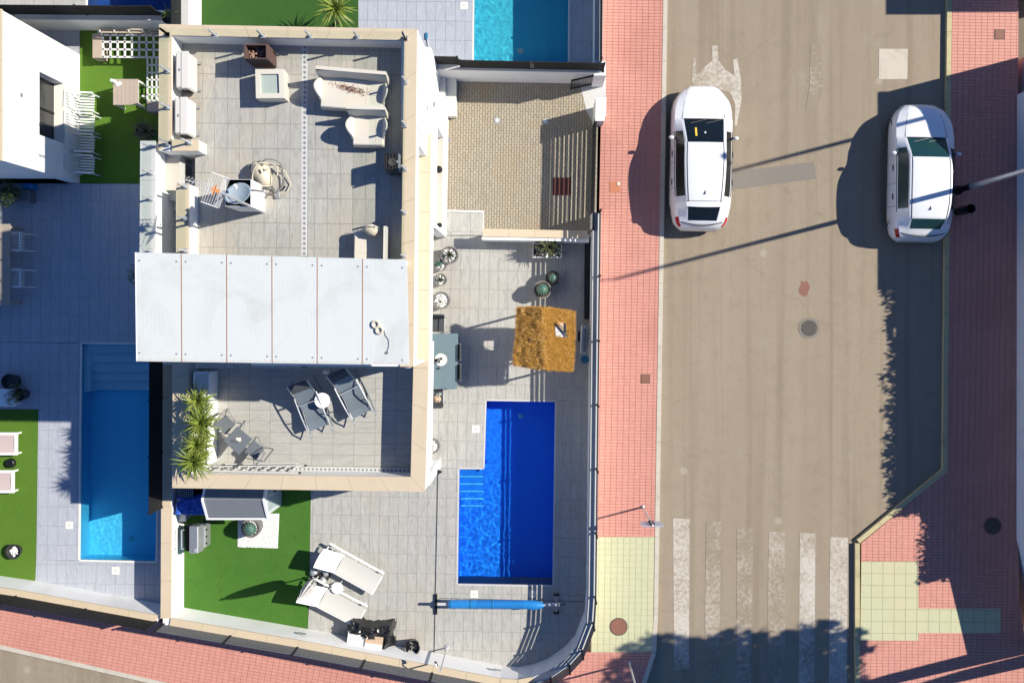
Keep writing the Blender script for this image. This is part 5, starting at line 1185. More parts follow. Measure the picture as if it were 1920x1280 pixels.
# coil of cable on the panel roof
t = thing("cable_coil", "two small rings of cable lying on the pale panel roof", "cable", W(706, 614, ZPG))
for px, py in ((704, 608), (711, 619)):
    c = W(px, py, ZPG + .03); MB().tube([c + Vector((.075 * math.cos(a), .075 * math.sin(a), 0)) for a in [k * 6.283 / 18 for k in range(18)]], .026, 8, True).build("cable_ring", "cream_plastic", t, smooth=True)
MB().tube([W(x, y, ZPG + .02) for x, y in ((715, 623), (721, 619), (723, 628), (729, 636), (730, 648), (726, 661))], .007, 6).build("cable_tail", "steel", t); MB().cyl(W(726, 661, ZPG), .03, .03, 10).build("connector", "stone_pot", t)

# ================================================================== on the lower terrace
def rocker(label, px, py, rz):
    t = thing("rocking_lounger", label, "rocking chair", W(px, py, ZL), rz, "rocking loungers on the lower terrace")   # local +y is the head end
    prof = [(-.62, .40), (-.45, .42), (-.25, .36), (-.05, .32), (.12, .40), (.32, .62), (.52, .86), (.68, 1.02)]
    def at(u): 
        x = u * (len(prof) - 1); i = min(int(x), len(prof) - 2); f_ = x - i; return (prof[i][0] + (prof[i + 1][0] - prof[i][0]) * f_, prof[i][1] + (prof[i + 1][1] - prof[i][1]) * f_)
    MB().grid(lambda u, v: (-.25 + .5 * v, at(u)[0], at(u)[1] - .012 * math.sin(math.pi * v)), 28, 4).build("sling", "sling_grey", t, smooth=True, local=True)
    MB().grid(lambda u, v: (-.22 + .44 * v, at(.80 + .19 * u)[0], at(.80 + .19 * u)[1] + .03 + .03 * math.sin(math.pi * u)), 6, 4).build("head_cushion", "dark_fabric", t, smooth=True, local=True)
    for s in (-1, 1):
        x = s * .275
        MB().tube([(x, y, z) for y, z in prof], .016, 8).build("sling_rail", "grey_metal", t, local=True)
        MB().tube([(x * 1.12, -.78, .30), (x * 1.12, -.62, .44), (x * 1.12, -.3, .53), (x * 1.12, .05, .58), (x * 1.1, .32, .62)], .019, 8).build("arm_rail", "steel", t, local=True)
        MB().tube([(x * 1.12, -.80 + 1.55 * k / 14, .02 + .30 * ((k - 7.5) / 7.5) ** 2) for k in range(15)], .017, 8).build("rocker_rail", "sling_grey", t, local=True)
        MB().tube([(x * 1.1, -.35, .07), (x * 1.1, -.3, .53)], .014, 8).build("strut", "sling_grey", t, local=True); MB().tube([(x * 1.1, .2, .04), (x * 1.1, .12, .58)], .014, 8).build("strut", "sling_grey", t, local=True)
    MB().tube([(-.30, -.02, .30), (.30, -.02, .30)], .013, 8).build("cross_tube", "grey_metal", t, local=True); MB().tube([(-.34, .1, .57), (.34, .1, .57)], .014, 8).build("cross_tube", "steel", t, local=True); MB().tube([(-.3, .6, .22), (.3, .6, .22)], .013, 8).build("cross_tube", "grey_metal", t, local=True)
    return t
rocker("grey sling rocking lounger left of the small round white table", 590, 758, R(19.5))
rocker("grey sling rocking lounger right of the small round white table", 665, 735, R(26))
t = thing("bistro_table", "small round white pedestal table between the rocking loungers", "table", W(613, 745, ZL)); c = W(613, 747, ZL)
MB().lathe([(.2, .0), (.205, .012), (.20, .025)], c + Vector((0, 0, .55)), 36).build("tabletop", "white_paint", t); MB().tube([c, c + Vector((0, 0, .55))], .025, 10).build("pedestal", "steel", t); MB().lathe([(.15, 0), (.14, .02), (.03, .03)], c, 20).build("foot", "steel", t)
t = MB().lathe([(.06, 0), (.075, .1), (.05, .42), (.03, .45)], W(615, 696, ZL), 14).build("thin_vase", "white_paint", auto=40); t.name = "watering_bottle"; tag(t, "white upright bottle at the edge of the panel roof shade", "bottle")
t = thing("folding_table", "small square grey folding table by the yuccas with a tiny plant on top", "table", W(446, 827, ZL), R(45) - R(50)); zt = ZL + .7
q = [W2(418.5, 826, zt), W2(445, 799, zt), W2(473, 823, zt), W2(447.5, 853, zt)]; MB().prism(q, zt - .025, zt).build("tabletop", "table_grey", t, bevel=.006)
for (a, b) in ((0, 2), (1, 3)):
    for s in (.12, .88):
        pass
for i in range(4):
    a, b = Vector((*q[i], zt - .03)), Vector((*q[(i + 2) % 4], ZL)); e = Vector((*q[(i + 1) % 4], 0)) - Vector((*q[i], 0)); ex = e.normalized() * .06
    MB().tube([a.lerp(Vector((cx, cy, a.z)), 0) + ex * (1 if i % 2 else -0) * 0 + (b - a) * .06, b + (b - a).normalized() * .12 - Vector((0, 0, (b - a).normalized().z * .12))], .012, 8).build("leg", "grey_metal", t)
o = thing("succulent_pot", "tiny green plant in a pale dish on the square grey table", "potted plant", W(446, 825, zt)); c = W(446, 825, zt)
MB().box(c.x - .05, c.x + .08, c.y - .03, c.y + .07, zt, zt + .02).build("dish", "lid_cream", o); rosette(o, AL, c + Vector((-.02, -.01, .05)), 10, .12, .22, .1, 1.2)
def foldchair(label, px, py, rz):
    t = thing("folding_chair", label, "chair", W(px, py, ZL), rz, "grey folding chairs at the small square table")      # local +y is the backrest
    MB().box(-.19, .19, -.19, .19, .43, .455).build("seat", "table_grey", t, local=True, bevel=.006)
    MB().grid(lambda u, v: (-.2 + .4 * u, .26 + .03 * v + .05 * math.sin(math.pi * u), .62 + .22 * v), 10, 4).build("backrest", "dark_fabric", t, smooth=True, local=True)
    MB().tube([(-.2 + .4 * k / 10, .29 + .05 * math.sin(math.pi * k / 10), .85) for k in range(11)], .013, 8).build("top_rail", "grey_metal", t, local=True)
    for s in (-1, 1):
        MB().tube([(s * .205, -.25, 0), (s * .205, .12, .45), (s * .2, .28, .86)], .011, 8).build("leg", "grey_metal", t, local=True); MB().tube([(s * .21, .34, 0), (s * .21, -.15, .44)], .011, 8).build("leg", "grey_metal", t, local=True)
    MB().tube([(-.21, .33, .02), (.21, .33, .02)], .011, 8).build("stretcher", "grey_metal", t, local=True); MB().tube([(-.205, -.24, .02), (.205, -.24, .02)], .011, 8).build("stretcher", "grey_metal", t, local=True)
foldchair("grey folding chair nearest the yuccas, tucked under the square table", 433, 792, R(45) )
foldchair("grey folding chair towards the ladder, pulled out from the square table", 487, 839, R(-128))
ld = thing("ladder", "aluminium ladder lying on its side along the lower terrace parapet", "ladder", W(485, 876, ZL))
a0, a1, b0, b1 = W(400, 874, ZL + .05), W(573, 872.5, ZL + .05), W(398, 882, ZL + .42), W(562, 886, ZL + .42)
MB().bar(a0, a1, .03, .07).build("rail", "alu", ld); MB().bar(b0, b1, .03, .07).build("rail", "alu", ld); MB().bar(a0 + Vector((.35, .07, .06)), a1 + Vector((-.2, .07, .03)), .03, .06).build("rail", "alu", ld)
for k in range(9): t_ = .07 + k * .105; MB().bar(a0.lerp(a1, t_), b0.lerp(b1, t_), .03, .03).build("rung", "alu", ld)
for p in (a1, b1): MB().obox(p, (.05, .045, .08)).build("rubber_foot", "rubber", ld)

# ================================================================== neighbouring plots
wl = MB(); WP = [[(-200, 343), (319, 345), (319, 643), (-200, 640)], [(-200, 640), (152, 643), (151, 768), (-200, 766)], [(72, 767), (151, 768), (148, 1050), (68, 1050)], [(68, 1050), (319, 1053), (319, 1137), (66, 1092)], [(297, 643), (319, 643), (319, 1053), (293, 1053)]]
for q in WP: wl.prism(poly(q), -1.2, -.014)
wd = struct("neighbour_paving", wl, "grout"); tiles(wd, "tile", "cool_tile", [poly(q) for q in WP], W2(262, 343), R(-.7), 18.3 / SM, 35.8 / SM, 0, .02, .006, focus=W2(200, 520), limit=300, jit=.001)
struct("neighbour_lawn", MB().prism(poly([(-200, 767), (72, 767), (66, 1092), (-200, 1056)]), -1, .012), "turf_pale")
pool("neighbour_pool_basin", "", [(152, 643), (297, 645), (293, 1053), (148, 1050)], .95, "water_azure", "mosaic_azure", amp=.003)
pw_ = bpy.data.objects["neighbour_pool_basin"]
for i in range(5): MB().prism(poly([(160 - i * 0, 643 + i * 18), (297, 645 + i * 18), (297, 662 + i * 18), (160, 661 + i * 18)]), -.95, -.16 - i * .14).build("step", "mosaic_step", pw_)
MB().prism(poly([(152, 644), (166, 644), (164, 735), (151, 735)]), -.95, -.26).build("side_step", "mosaic_step", pw_)
MB().cyl(W(253, 1006, -.95), .1, .012, 16).build("floor_drain", "mosaic_teal", pw_); MB().box(W(287, 1040).x, W(292, 1040).x, W(287, 1042).y, W(287, 1036).y, -.3, -.2).build("skimmer_mouth", "mosaic_navy", pw_)
nsw = [W2(319, 1134), W2(66, 1088), W2(-220, 1047)]; o = thing("neighbour_wall", "white garden wall of the plot on the left, above the red pavement", "wall", W(150, 1105)); ribbon(MB(), nsw, 0, .22, -1, .95).build("wall_body", "white_render", o); copings(o, "coping_stone", "coping_stone", nsw, -.01, .24, .95, 1.0)
fence("neighbour_fence", "dark low fence on the white wall at the far left bottom", offset(nsw, .18), 1.02, 1.75, 4, mat="dark_metal", gapf=.1, bays=1.8)
# north west plot
struct("side_lawn", MB().prism(poly([(150, 52), (335, 56), (325, 345), (150, 343)]), -1, .012), "turf_pale")
sp = struct("side_paving", MB().prism(poly([(-200, 52), (150, 52), (150, 343), (-200, 343)]), -1, -.014), "grout"); tiles(sp, "tile", "cool_tile", [poly([(60, 52), (150, 52), (150, 110), (60, 110)])], W2(262, 343), R(-.7), 18.3 / SM, 35.8 / SM, 0, .02, .006)
nb = thing("neighbour_house", "white block house with one deep window at the far left top", "house", W(0, 220))
kk = lambda x, y: ((x - NX) / SM, -(y - NY) / SM)
HX, HY0, HY1, HZ = (150 - NX) / SM, -(343 - NY) / SM, -(103 - NY) / SM, 4.2
wy0, wy1, wz0, wz1 = -(268 - NY) / SM / 1.04, -(155 - NY) / SM / 1.04, .95, 2.35
for (y0, y1, z0, z1) in ((HY0, HY1, -1, wz0), (HY0, HY1, wz1, HZ), (HY0, wy0, wz0, wz1), (wy1, HY1, wz0, wz1)): MB().box(HX - .3, HX, y0, y1, z0, z1).build("wall", "white_render", nb)
MB().box(-40, HX - .3, HY0, HY1, -1, wz0 - .05).build("wall", "white_render", nb); MB().box(-40, HX - .301, HY0, HY0 + .25, -1, HZ).build("wall", "white_render", nb); MB().box(-40, HX - .301, HY1 - .25, HY1, -1, HZ).build("wall", "white_render", nb); MB().box(-40, HX - .3, HY0 + .25, HY1 - .25, HZ - .5, HZ - .4).build("flat_roof", "grey_coping", nb)
MB().box(HX - .29, HX + .03, wy0, wy1, wz0, wz0 + .04).build("window_sill", "lid_cream", nb); MB().box(HX - .34, HX - .30, wy0, wy1, wz0, wz1).build("window", "screen_dark", nb); MB().box(HX - .3, HX - .27, (wy0 + wy1) / 2 - .03, (wy0 + wy1) / 2 + .03, wz0 + .04, wz1).build("window_frame", "dark_metal", nb)
cop_ = [(HX + .02, HY0 - .02), (HX + .02, HY1 + .02), (-40, HY1 + .02)]; copings(nb, "coping_stone", "coping_stone", cop_, 0, .32, HZ, HZ + .05, 1.2)
MB().obox((HX + .01, -(178 - NY) / SM / 1.13, 3.3), (.03, .1, .1)).build("wall_light", "grey_metal", nb)
nfw = thing("rear_boundary_wall", "grey white boundary wall below the top left pool", "wall", W(180, 55)); MB().prism(poly([(-200, 44), (345, 48), (345, 59), (-200, 55)]), -1, 1.08).build("wall_body", "white_render", nfw); copings(nfw, "coping_stone", "grey_coping", [W2(-200, 55), W2(345, 59)], -.02, .2, 1.08, 1.13)
fence("rear_fence", "dark boarded fence on the boundary wall at the top left", [W2(-200, 47), W2(330, 51)], 1.14, 1.95, 3, mat="dark_metal", gapf=.03, bays=2.0)
q = [[(-200, -220), (162, -220), (162, 45), (-200, 43)], [(162, 20), (335, 22), (335, 50), (162, 48)]]
o = MB()
for z in q: o.prism(poly(z), -1.2, -.014)
o = struct("rear_paving", o, "grout"); tiles(o, "tile", "garden_tile", [poly(z) for z in q], W2(100, 0), R(-.7), 18.3 / SM, 35.8 / SM, 0, .02, .006, limit=80)
pool("rear_pool_basin", "", [(163, -180), (330, -180), (329, 21), (162, 19)], 1.0, "water_blue", "mosaic_navy", amp=.003)
# L shaped slatted bench
lb = thing("slatted_bench", "white L shaped slatted garden bench with wooden ends in the corner", "bench", W(240, 90)); z = .42
def strip(px0, py0, px1, py1, w=3.4, name="slat"):
    a, b = W(px0, py0, z), W(px1, py1, z); MB().bar(a, b, w / 63, .035).build(name, "chair_white", lb)
for y in (66, 79, 93, 107): strip(191, y, 299, y + 1)
for x in (193, 207, 220.5, 234, 247.5, 261, 274.5, 288): strip(x, 65, x + .3, 108)
for x in (276.5, 285, 293.5): strip(x, 108, x, 190, 2.6)
for y in (122, 136.5, 150, 164, 178, 189): strip(275, y, 299, y, 2.6)
for (a, b) in (((173, 63), (191, 109)), ((275, 191), (300, 209))): p, q_ = W(*a, .46), W(*b, .46); MB().box(p.x, q_.x, q_.y, p.y, .05, .46).build("wooden_end", "wood_grey", lb, bevel=.01)
for x in (193, 220, 247, 274): a, b = W(x, 66, .42), W(x - 6, 58, .85); MB().bar(a, b, .05, .03).build("back_support", "chair_white", lb)
for x0 in (60.5, 55): a, b = W(190, x0, .8), W(300, x0 + 1, .8); MB().bar(a, b, .05, .02).build("back_rail", "wood_grey", lb)
for (px, py) in ((196, 68), (196, 105), (290, 68), (278, 186), (296, 186)): p = W(px, py); MB().box(p.x - .03, p.x + .03, p.y - .03, p.y + .03, 0, .40).build("leg", "chair_white", lb)
gt_ = thing("wooden_table", "small square weathered wooden table on the left lawn", "table", W(240, 173)); zt = .72; a, b = W(212, 148.5, zt), W(259, 197, zt)
for i in range(6): x0 = a.x + (b.x - a.x) * i / 6; MB().box(x0 + .003, x0 + (b.x - a.x) / 6 - .003, b.y, a.y, zt - .03, zt + random.uniform(-.001, .001)).build("plank", "wood_grey", gt_)
MB().box(a.x + .02, b.x - .02, b.y + .02, a.y - .02, zt - .1, zt - .032).build("apron", "chair_white", gt_)
for x in (a.x + .04, b.x - .04):
    for y in (a.y - .04, b.y + .04): MB().bar((x, y, 0), (x, y, zt - .1), .06, .06).build("leg", "chair_white", gt_)
o = thing("white_jug", "small white jug standing on the corner of the wooden table", "jug", W(215, 154, zt)); c = W(215.5, 154, zt); MB().lathe([(.05, 0), (.065, .08), (.035, .18), (.045, .22), (.03, .22)], c, 16).build("jug_body", "white_paint", o, auto=40); MB().obox(c + Vector((.12, -.06, .012)), (.16, .1, .02), Matrix.Rotation(.4, 3, 'Z')).build("napkin", "white_paint", o)
def slat_chair(label, px, py, rz, group):
    t = thing("garden_chair", label, "chair", W(px, py), rz, group)                          # local +x is the front
    for i in range(6): MB().box(-.22, .22, -.23 + i * .082, -.23 + i * .082 + .05, .42, .445).build("seat_slat", "chair_white", t, local=True)
    for i in range(6): MB().bar((-.24, -.2 + i * .08, .45), (-.40, -.2 + i * .08, .98), .035, .015, (1, 0, 0)).build("back_slat", "chair_white", t, local=True)
    MB().bar((-.40, -.24, .99), (-.40, .24, .99), .03, .05).build("top_rail", "chair_white", t, local=True)
    for s in (-1, 1):
        MB().bar((.20, s * .25, 0), (.18, s * .25, .64), .04, .03).build("front_leg", "chair_white", t, local=True); MB().bar((-.36, s * .25, 0), (-.2, s * .25, .5), .04, .03).build("rear_leg", "chair_white", t, local=True); MB().bar((-.28, s * .26, .655), (.26, s * .26, .655), .05, .025).build("armrest", "chair_white", t, local=True)
    return t
gch = "white slatted garden chairs along the left house wall"
for i, (py, l) in enumerate(((199, "white slatted chair at the upper end of the row, half in sun"), (237, "second white slatted chair of the row, its seat still sunlit"), (275, "third white slatted chair of the row, wholly in the shade"), (314, "lowest white slatted chair of the row, in shade beside the paving"))):
    slat_chair(l, 176, py, R(-3), gch)
pt = thing("potted_palm", "dark spiky palm in the shade between bench and stair wall", "plant", W(280, 250)); c = W(278, 250); MB().lathe([(.18, 0), (.24, .4), (.2, .4), (.19, .33), (.01, .33)], c, 20).build("pot", "pot_black", pt, auto=40); MB().tube([c + Vector((0, 0, .3)), W(276, 248, 1.0)], [.05, .04], 8).build("trunk", "bark", pt); rosette(pt, PL, W(275, 247, 1.0), 60, .75, 1.25, -.4, 1.3)
# left yard furniture
t = thing("garden_table", "large brown wooden table cut off by the left picture edge", "table", W(-20, 495)); zt = .74; a, b = W(-70, 420, zt), W(19, 572, zt)
for i in range(7): x0 = a.x + (b.x - a.x) * i / 7; MB().box(x0 + .003, x0 + (b.x - a.x) / 7 - .003, b.y, a.y, zt - .035, zt + random.uniform(-.001, .001)).build("plank", "wood_grey", t)
for x in (a.x + .08, b.x - .08):
    for y in (a.y - .08, b.y + .08): MB().bar((x, y, 0), (x, y, zt - .04), .07, .07).build("leg", "wood_grey", t)
slat_chair("upper pale chair at the brown table on the left edge", 46, 456, R(180), "pale chairs at the brown table"); slat_chair("lower pale chair at the brown table on the left edge", 46, 523, R(180), "pale chairs at the brown table")
def bush(label, px, py, r, h, n, mat="bush_leaf", cat="plant", z0=0, name="bush", potr=0, trunk=True, seed=1):
    rg = random.Random(seed); c = W(px, py, z0); t = thing(name, label, cat, c); m = MB()
    if potr: MB().lathe([(potr * .75, 0), (potr, .38), (potr * .85, .38), (potr * .8, .32), (.01, .32)], c, 20).build("pot", "pot_black", t, auto=40)
    if trunk: MB().tube([c, c + Vector((0, 0, h * .6))], [r * .12 + .02, r * .06 + .01], 8).build("trunk", "bark", t)
    cl = [Vector((rg.gauss(0, .4), rg.gauss(0, .4), rg.gauss(0, .3))) for _ in range(10)]
    for _ in range(n):
        k = rg.choice(cl); v = k + Vector((rg.gauss(0, .3), rg.gauss(0, .3), rg.gauss(0, .25)))
        if v.length > 1.1: v *= 1.0 / v.length
        p = c + Vector((v.x * r, v.y * r, h * .62 + v.z * h * .38)); s = r * rg.uniform(.05, .11) + .015
        d = Vector((rg.gauss(0, 1), rg.gauss(0, 1), rg.gauss(0, 1) + .3)).normalized(); q = d.orthogonal().normalized() * s * .45
        m.add([p - d * s * .5, p + q, p + d * s, p - q], [(0, 1, 2, 3)])
    o = m.build("foliage", mat, t); o["kind"] = "stuff"; return t
bush("round dark shrub in the shade at the left edge below the neighbouring house", 30, 367, .44, 1.2, 1100, seed=3)
o = thing("storage_chest", "grey storage chest with a blue lid beside the left shrub", "chest", W(58, 362)); MB().box(W(45, 0).x, W(68, 0).x, W(0, 382).y, W(0, 358).y, 0, .4).build("chest_body", "table_grey", o, bevel=.02); MB().box(W(52, 0).x, W(72, 0).x, W(0, 357).y, W(0, 346).y, 0, .35).build("blue_crate", "blue_plastic", o, bevel=.02)
o = thing("round_planter", "black round planter bowl beside the white bench at the left edge", "planter", W(29, 712)); MB().lathe([(.18, 0), (.24, .35), (.21, .35), (.18, .25), (.01, .25)], W(29, 714), 24).build("bowl", "pot_black", o, auto=40)
bush("small brownish bush in a pot near the left end of the pool", 47, 738, .33, .8, 500, potr=.2, seed=5, mat="agave_leaf")
o = thing("white_bench", "white boxy bench cut off by the left edge above the lawn", "bench", W(0, 745)); a, b = W(-60, 729, .45), W(27, 762, .45); MB().box(a.x, b.x, b.y, a.y, .35, .45).build("seat", "white_render", o, bevel=.01)
for x in (a.x + .1, b.x - .12): MB().box(x - .08, x + .08, b.y + .04, a.y - .04, 0, .35).build("leg", "white_render", o)
def lounger2(label, px, py):
    t = thing("garden_lounger", label, "sun lounger", W(px, py), 0, "loungers on the left lawn")
    for s in (-1, 1): MB().box(-1.0, .40, s * .30 - .04, s * .30 + .04, .26, .33).build("side_rail", "lounger_frame", t, local=True)
    MB().box(.32, .40, -.26, .26, .26, .33).build("end_rail", "lounger_frame", t, local=True); MB().grid(lambda u, v: (-1.0 + 1.32 * u, -.27 + .54 * v, .33 - .03 * math.sin(math.pi * v)), 8, 6).build("seat_sling", "pebble_pink", t, smooth=True, local=True)
    for s in (-1, 1): MB().bar((.34, s * .30, 0), (.34, s * .30, .26), .06, .05).build("leg", "lounger_frame", t, local=True); MB().bar((-.9, s * .30, 0), (-.9, s * .30, .26), .06, .05).build("leg", "lounger_frame", t, local=True)
M("pebble_pink", (.50, .40, .37), .8, .06, 8)
lounger2("upper beige lounger with white frame on the left lawn", 18, 829); lounger2("lower beige lounger with white frame on the left lawn", 12, 899)
o = thing("garden_spotlight", "black round garden light between the left loungers", "lamp", W(22, 866)); MB().lathe([(.12, 0), (.15, .05), (.13, .14), (.10, .16), (.01, .15)], W(23, 867), 20).build("lamp_body", "black_plastic", o, auto=40)
o = thing("plant_bowl", "black bowl with pale stones on the lower left lawn", "planter", W(32, 1030)); c = W(33, 1030); MB().lathe([(.15, 0), (.23, .25), (.20, .25), (.17, .18), (.01, .18)], c, 24).build("bowl", "pot_black", o, auto=40); pebbles(o, lambda: (c.x + random.gauss(0, .06), c.y + random.gauss(0, .06), .2), 40, .04)
bush("dark leafy bush peeking out beside the pale panel roof", 316, 520, .36, 2.6, 900, seed=9, name="shrub")
# north plot
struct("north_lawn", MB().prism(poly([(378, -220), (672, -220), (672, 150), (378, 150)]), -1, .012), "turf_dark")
ND = [[(672, -220), (889, -220), (887, 118), (672, 116)], [(1068, -220), (1120, -220), (1118, 146), (1066, 118)], [(672, 116), (887, 118), (1066, 118), (1118, 146), (672, 142)]]
o = MB()
for z in ND: o.prism(poly(z), -1.2, -.014)
o = struct("north_paving", o, "grout"); tiles(o, "tile", "cool_tile", [poly(z) for z in ND], W2(689, 38), R(-.7), 18.3 / SM, 36 / SM, 0, .02, .006, limit=200)
pool("north_pool_basin", "", [(889, -180), (1068, -180), (1066, 118), (887, 117)], .8, "water_teal", "mosaic_teal", amp=.007)
MB().cyl(W(976, 99, -.8), .1, .012, 16).build("floor_drain", "lid_cream", bpy.data.objects["north_pool_basin"])
o = thing("north_street_wall", "white wall with dark fence between the turquoise pool and the pavement", "wall", W(1125, 0)); MB().prism(poly([(1113, -220), (1126, -220), (1124, 142), (1111, 142)]), -1, .98).build("wall_body", "white_render", o); copings(o, "coping_stone", "grey_coping", [W2(1111.5, 140), W2(1113.5, -220)], -.22, .01, .98, 1.03)
fence("north_street_fence", "dark slatted fence on the white wall beside the turquoise pool", [W2(1121, 138), W2(1122.5, -220)], 1.05, 1.75, 4, mat="dark_metal", gapf=.08, bays=2.2)
o = thing("north_divider_wall", "white wall dividing the dark lawn from the top left pool", "wall", W(365, 0)); MB().prism(poly([(362, -220), (378, -220), (378, 140), (362, 140)]), -1, 1.1).build("wall_body", "white_render", o); copings(o, "coping_stone", "grey_coping", [W2(378.5, 140), W2(378.5, -220)], -.01, .27, 1.1, 1.15)
fence("divider_fence", "short dark fence on the dividing wall at the top", [W2(366, 130), W2(366, -220)], 1.16, 1.9, 3, mat="dark_metal", gapf=.05, bays=2.2)
yp = thing("yucca", "bright yucca on the dark lawn at the top edge", "plant", W(650, 60)); c = W(632, 48, 1.0); c2 = W(634, 36, 1.1); MB().tube([W(633, 42), W(633, 42, 1.0)], .06, 8).build("trunk", "bark", yp); rosette(yp, YL, W(629, 16, 1.25), 80, .8, 1.3, -.4, 1.3)
ypt = thing("corner_planter", "pale green leafy plant in a dark planter at the wall corner above the house", "potted plant", W(318, 24)); c = W(322, 36); MB().lathe([(.14, 0), (.19, .35), (.16, .35), (.15, .3), (.01, .3)], W(324, 40, 1.13), 18).build("pot", "pot_black", ypt, auto=40); rosette(ypt, YL, W(315, 26, 1.6), 24, .3, .55, -.1, 1.3)
bm_ = thing("broom", "thin broom with blue head lying on the deck beside the turquoise pool", "broom", W(802, 75)); MB().tube([W(803, 88, .03), W(800, 60, .03)], .012, 6).build("handle", "alu", bm_); MB().bar(W(800, 62, .03), W(800, 74, .03), .06, .04).build("brush_head", "net_blue", bm_)
# ================================================================== cars
def car(name, label, px, py, rz, L, Wd, keys, roofglass=False, glass="car_glass", wheelbase=2.6, rear_y=None, ws=None, rw=None, sg=None, fin=True, spoiler=True):
    t = thing(name, label, "car", W(px, py, ZR), rz)
    n = len(keys); S = []
    for i in range(n - 1):                                       # densify the stations
        a, b = keys[i], keys[i + 1]; m0 = keys[max(0, i - 1)]; p0 = keys[min(n - 1, i + 2)]
        m = 4 if b[0] - a[0] > .12 else 2
        for j in range(m):
            u = j / m; v = []
            for c in range(len(a)):
                ta = (b[c] - m0[c]) / max(1e-6, b[0] - m0[0]) * (b[0] - a[0]); tb = (p0[c] - a[c]) / max(1e-6, p0[0] - a[0]) * (b[0] - a[0])
                if c == 0: v.append(a[0] + (b[0] - a[0]) * u); continue
                lim = 3 * abs(b[c] - a[c]); ta = max(-lim, min(lim, ta)); tb = max(-lim, min(lim, tb))
                v.append((2 * u ** 3 - 3 * u ** 2 + 1) * a[c] + (u ** 3 - 2 * u ** 2 + u) * ta + (-2 * u ** 3 + 3 * u ** 2) * b[c] + (u ** 3 - u ** 2) * tb)
            S.append(v)
    S.append(list(keys[-1]))
    def ring(v):
        s, zt, wt, zb, wb, wm = v; y = L / 2 - s
        P = [(0, zt), (wt * .5, zt - .008), (wt * .90, zt - .022), (wt, zt - .035)]
        a, b = P[-1], (wb, zb)
        P += [(a[0] + (b[0] - a[0]) * q, a[1] + (b[1] - a[1]) * q) for q in (.10, .5, .90)] + [b, ((wb + wm) / 2 + .012, zb * .86), (wm, zb * .66), (wm - .01, .40), (wm - .06, .24), (wm - .14, .19)]
        return [(x, y, z) for x, z in P]
    RG = [ring(v) for v in S]; m = len(RG[0]); parts = {}
    def put(nm, q): parts.setdefault(nm, MB()).add(q, [(0, 1, 2, 3)])
    for i in range(len(S) - 1):
        sm = (S[i][0] + S[i + 1][0]) / 2
        for k in range(m - 1):
            for sgn in (1, -1):
                q = [RG[i][k], RG[i + 1][k], RG[i + 1][k + 1], RG[i][k + 1]]; q = [(x * sgn, y, z) for x, y, z in q]
                q = q if sgn == 1 else q[::-1]
                nm = "body"
                if k <= 1 and ws[0] < sm < ws[1]: nm = "windscreen"
                elif k <= 1 and rw[0] < sm < rw[1]: nm = "rear_window"
                elif 4 <= k <= 5 and sg[0] < sm < sg[1]: nm = "side_window_r" if sgn == 1 else "side_window_l"
                elif k <= 2 and ws[1] <= sm <= rw[0]: nm = "roof"
                elif k <= 3 and sm < ws[0] and sm > .12: nm = "bonnet"
                put(nm, q)
    for e in (0, -1):
        P = RG[e]; pts = [p for p in P] + [(-x, y, z) for x, y, z in P[::-1]]; parts["body"].add(pts, [tuple(range(len(pts)))])
    for nm, mb in parts.items():
        g_ = nm in ("windscreen", "rear_window") or nm.startswith("side"); mm_ = glass if g_ else "car_white"
        o = mb.build("side_window" if nm.startswith("side") else nm, mm_, t, local=True, auto=50)
    tr = MB()
    def rp(s, k, off=0):                                          # a point on the skin
        i = min(range(len(S)), key=lambda q: abs(S[q][0] - s)); x, y, z = RG[i][k]; return Vector((x, y, z + off))
    for sgn in (1, -1):
        pts = []
        for i in range(len(S)):
            if ws[1] - .02 <= S[i][0] <= rw[0] + .02: x, y, z = RG[i][2]; pts.append((sgn * x, y, z + .004))
        MB().tube(pts, .010, 6).build("roof_seam", "car_trim", t, local=True)
        pts = [(sgn * (RG[i][7][0] + .004), RG[i][7][1], RG[i][7][2] + .004) for i in range(len(S)) if sg[0] - .1 <= S[i][0] <= sg[1] + .1]; MB().tube(pts, .010, 6).build("window_trim", "car_trim", t, local=True)
        pts = [(sgn * (RG[i][11][0] + .01), RG[i][11][1], .24) for i in range(len(S)) if .5 < S[i][0] < L - .5]; MB().tube(pts, .035, 6).build("sill_trim", "car_trim", t, local=True)
        p = rp(ws[0] + .50, 6); mr = MB().ell((sgn * (p.x + .13), p.y, p.z + .03), .085, .06, .07, 14, 8).build("mirror", "car_white", t, local=True, smooth=True); MB().bar((sgn * (p.x - .02), p.y, p.z - .01), (sgn * (p.x + .08), p.y, p.z + .01), .05, .03).build("mirror_arm", "car_trim", mr, local=True)
        for s in (sg[0] + .55, sg[0] + 1.32): p = rp(s, 8); MB().obox((sgn * (p.x + .012), p.y, p.z), (.03, .18, .03)).build("door_handle", "car_trim", t, local=True, bevel=.006)
        for s in (sg[0] + .02, sg[0] + .88, sg[0] + 1.62):
            a = rp(s, 7); b = rp(s, 10); MB().tube([(sgn * (rp(s, k).x + .002), rp(s, k).y, rp(s, k).z) for k in (7, 8, 9, 10)], .005, 5).build("door_seam", "car_trim", t, local=True)
        a, b = rp(.10, 7), rp(.42, 7); MB().grid(lambda u, v, sgn=sgn: (sgn * (rp(.10 + .34 * u, 7).x * (1 - v) + rp(.10 + .34 * u, 6).x * v + .006), rp(.10 + .34 * u, 7).y, (rp(.10 + .34 * u, 7).z * (1 - v) + rp(.10 + .34 * u, 6).z * v) + .006), 8, 2).build("headlight", "lamp_clear", t, local=True, smooth=True)
